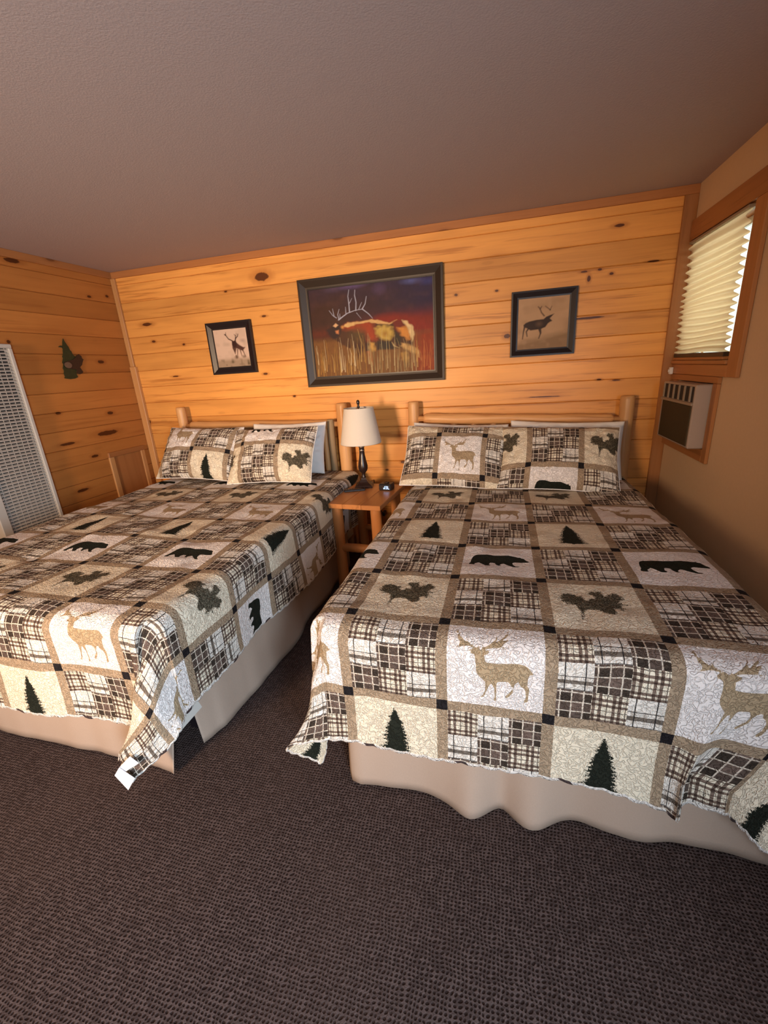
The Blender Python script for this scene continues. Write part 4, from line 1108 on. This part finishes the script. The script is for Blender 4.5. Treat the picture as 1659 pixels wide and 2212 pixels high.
lathe('body', [(0.015, 0.066), (0.018, 0.074), (0.013, 0.082), (0.012, 0.100), (0.018, 0.106), (0.028, 0.118), (0.034, 0.135), (0.035, 0.152), (0.031, 0.178), (0.025, 0.205), (0.020, 0.235), (0.018, 0.262), (0.020, 0.268), (0.018, 0.274), (0.019, 0.290), (0.025, 0.298), (0.020, 0.306), (0.010, 0.312), (0.007, 0.330)], m_bronze, lamp)
lathe('ring', [(0.0205, 0.265), (0.0215, 0.268), (0.0205, 0.271)], m_silver, lamp, capb=False, capt=False)
lathe('ring', [(0.022, 0.291), (0.0235, 0.294), (0.022, 0.297)], m_silver, lamp, capb=False, capt=False)
sh_ = lathe('lamp_shade', [(0.144, 0.318), (0.146, 0.322), (0.142, 0.345), (0.104, 0.560), (0.106, 0.564)], m_shade, lamp, seg=64, capb=False, capt=False)
md = sh_.modifiers.new('thickness', 'SOLIDIFY'); md.thickness = 0.002; md.offset = -1
lathe('harp', [(0.004, 0.330), (0.004, 0.560)], m_silver, lamp, seg=8)
for k in range(3):
    t = k * 2 * math.pi / 3
    V, F, G = tubegeo([(0, 0, 0.557), (0.103 * math.cos(t), 0.103 * math.sin(t), 0.557)], [0.0015, 0.0015], 6)
    mk('shade_spoke', V, F, m_silver, lamp)
lathe('finial', [(0.004, 0.560), (0.010, 0.566), (0.010, 0.574), (0.006, 0.580), (0.010, 0.592), (0.012, 0.604), (0.009, 0.614), (0.003, 0.618)], m_bronze, lamp, seg=16)

# clock
ck = empty('alarm_clock', (2.392, -0.490, LZ), 'small black digital clock with pale blue digits, right of the lamp', 'clock', rz=math.radians(-6))
box('body', -0.046, 0.046, -0.020, 0.055, 0.0, 0.046, m_plastic, ck, ch=0.005)
box('face', -0.042, 0.042, -0.0225, -0.019, 0.005, 0.041, m_black, ck, ch=0.001)
segs = {'J': 'bcde', '3': 'abgcd', 'L': 'fed', '1': 'bc'}
def digit(ch, ox):
    w, h, t = 0.011, 0.021, 0.0024
    R_ = {'a': (0, w, h - t, h), 'd': (0, w, 0, t), 'g': (0, w, h / 2 - t / 2, h / 2 + t / 2), 'f': (0, t, h / 2, h), 'e': (0, t, 0, h / 2), 'b': (w - t, w, h / 2, h), 'c': (w - t, w, 0, h / 2)}
    parts = [boxgeo(ox + a, ox + b_, -0.0238, -0.0226, 0.012 + c, 0.012 + d) for a, b_, c, d in (R_[s_] for s_ in segs[ch])]
    v, f = join(parts); return mk('digit', v, f, m_digit, ck)
digit('J', -0.010); digit('3', 0.006); digit('L', 0.022)
lathe('dial', [(0.016, 0.046), (0.016, 0.052), (0.013, 0.054)], m_decobear, ck, seg=20, loc=(0, 0.02, 0))

# remote control lying in front of the lamp
rm = empty('remote_control', (2.172, -0.530, LZ), 'black remote control lying on the nightstand left of the lamp foot', 'remote control', rz=math.radians(22))
box('body', -0.075, 0.075, -0.021, 0.021, 0.0, 0.017, m_plastic, rm, ch=0.005)
for k in range(6):
    for j in (-1, 0, 1):
        box('button', -0.05 + k * 0.018 - 0.004, -0.05 + k * 0.018 + 0.004, j * 0.011 - 0.003, j * 0.011 + 0.003, 0.017, 0.0188, m_brownframe, rm)

# lamp cord down the back of the nightstand
pts = [(2.205, -0.335, LZ + 0.006), (2.215, -0.27, LZ + 0.006), (2.225, -0.22, LZ + 0.002), (2.23, -0.19, 0.55), (2.22, -0.12, 0.40), (2.24, -0.06, 0.33)]
V, F, G = tubegeo(pts, [0.003] * len(pts), 8)
cd = empty('lamp_cord', (2.22, -0.2, 0.5), 'thin dark power cord behind the table lamp', 'cord')
c_ = mk('cord', V, F, m_cord, cd); c_.location = (-2.22, 0.2, -0.5)
box('plug', 0.010, 0.030, 0.135, 0.196, -0.19, -0.155, m_plastic, cd, ch=0.003)
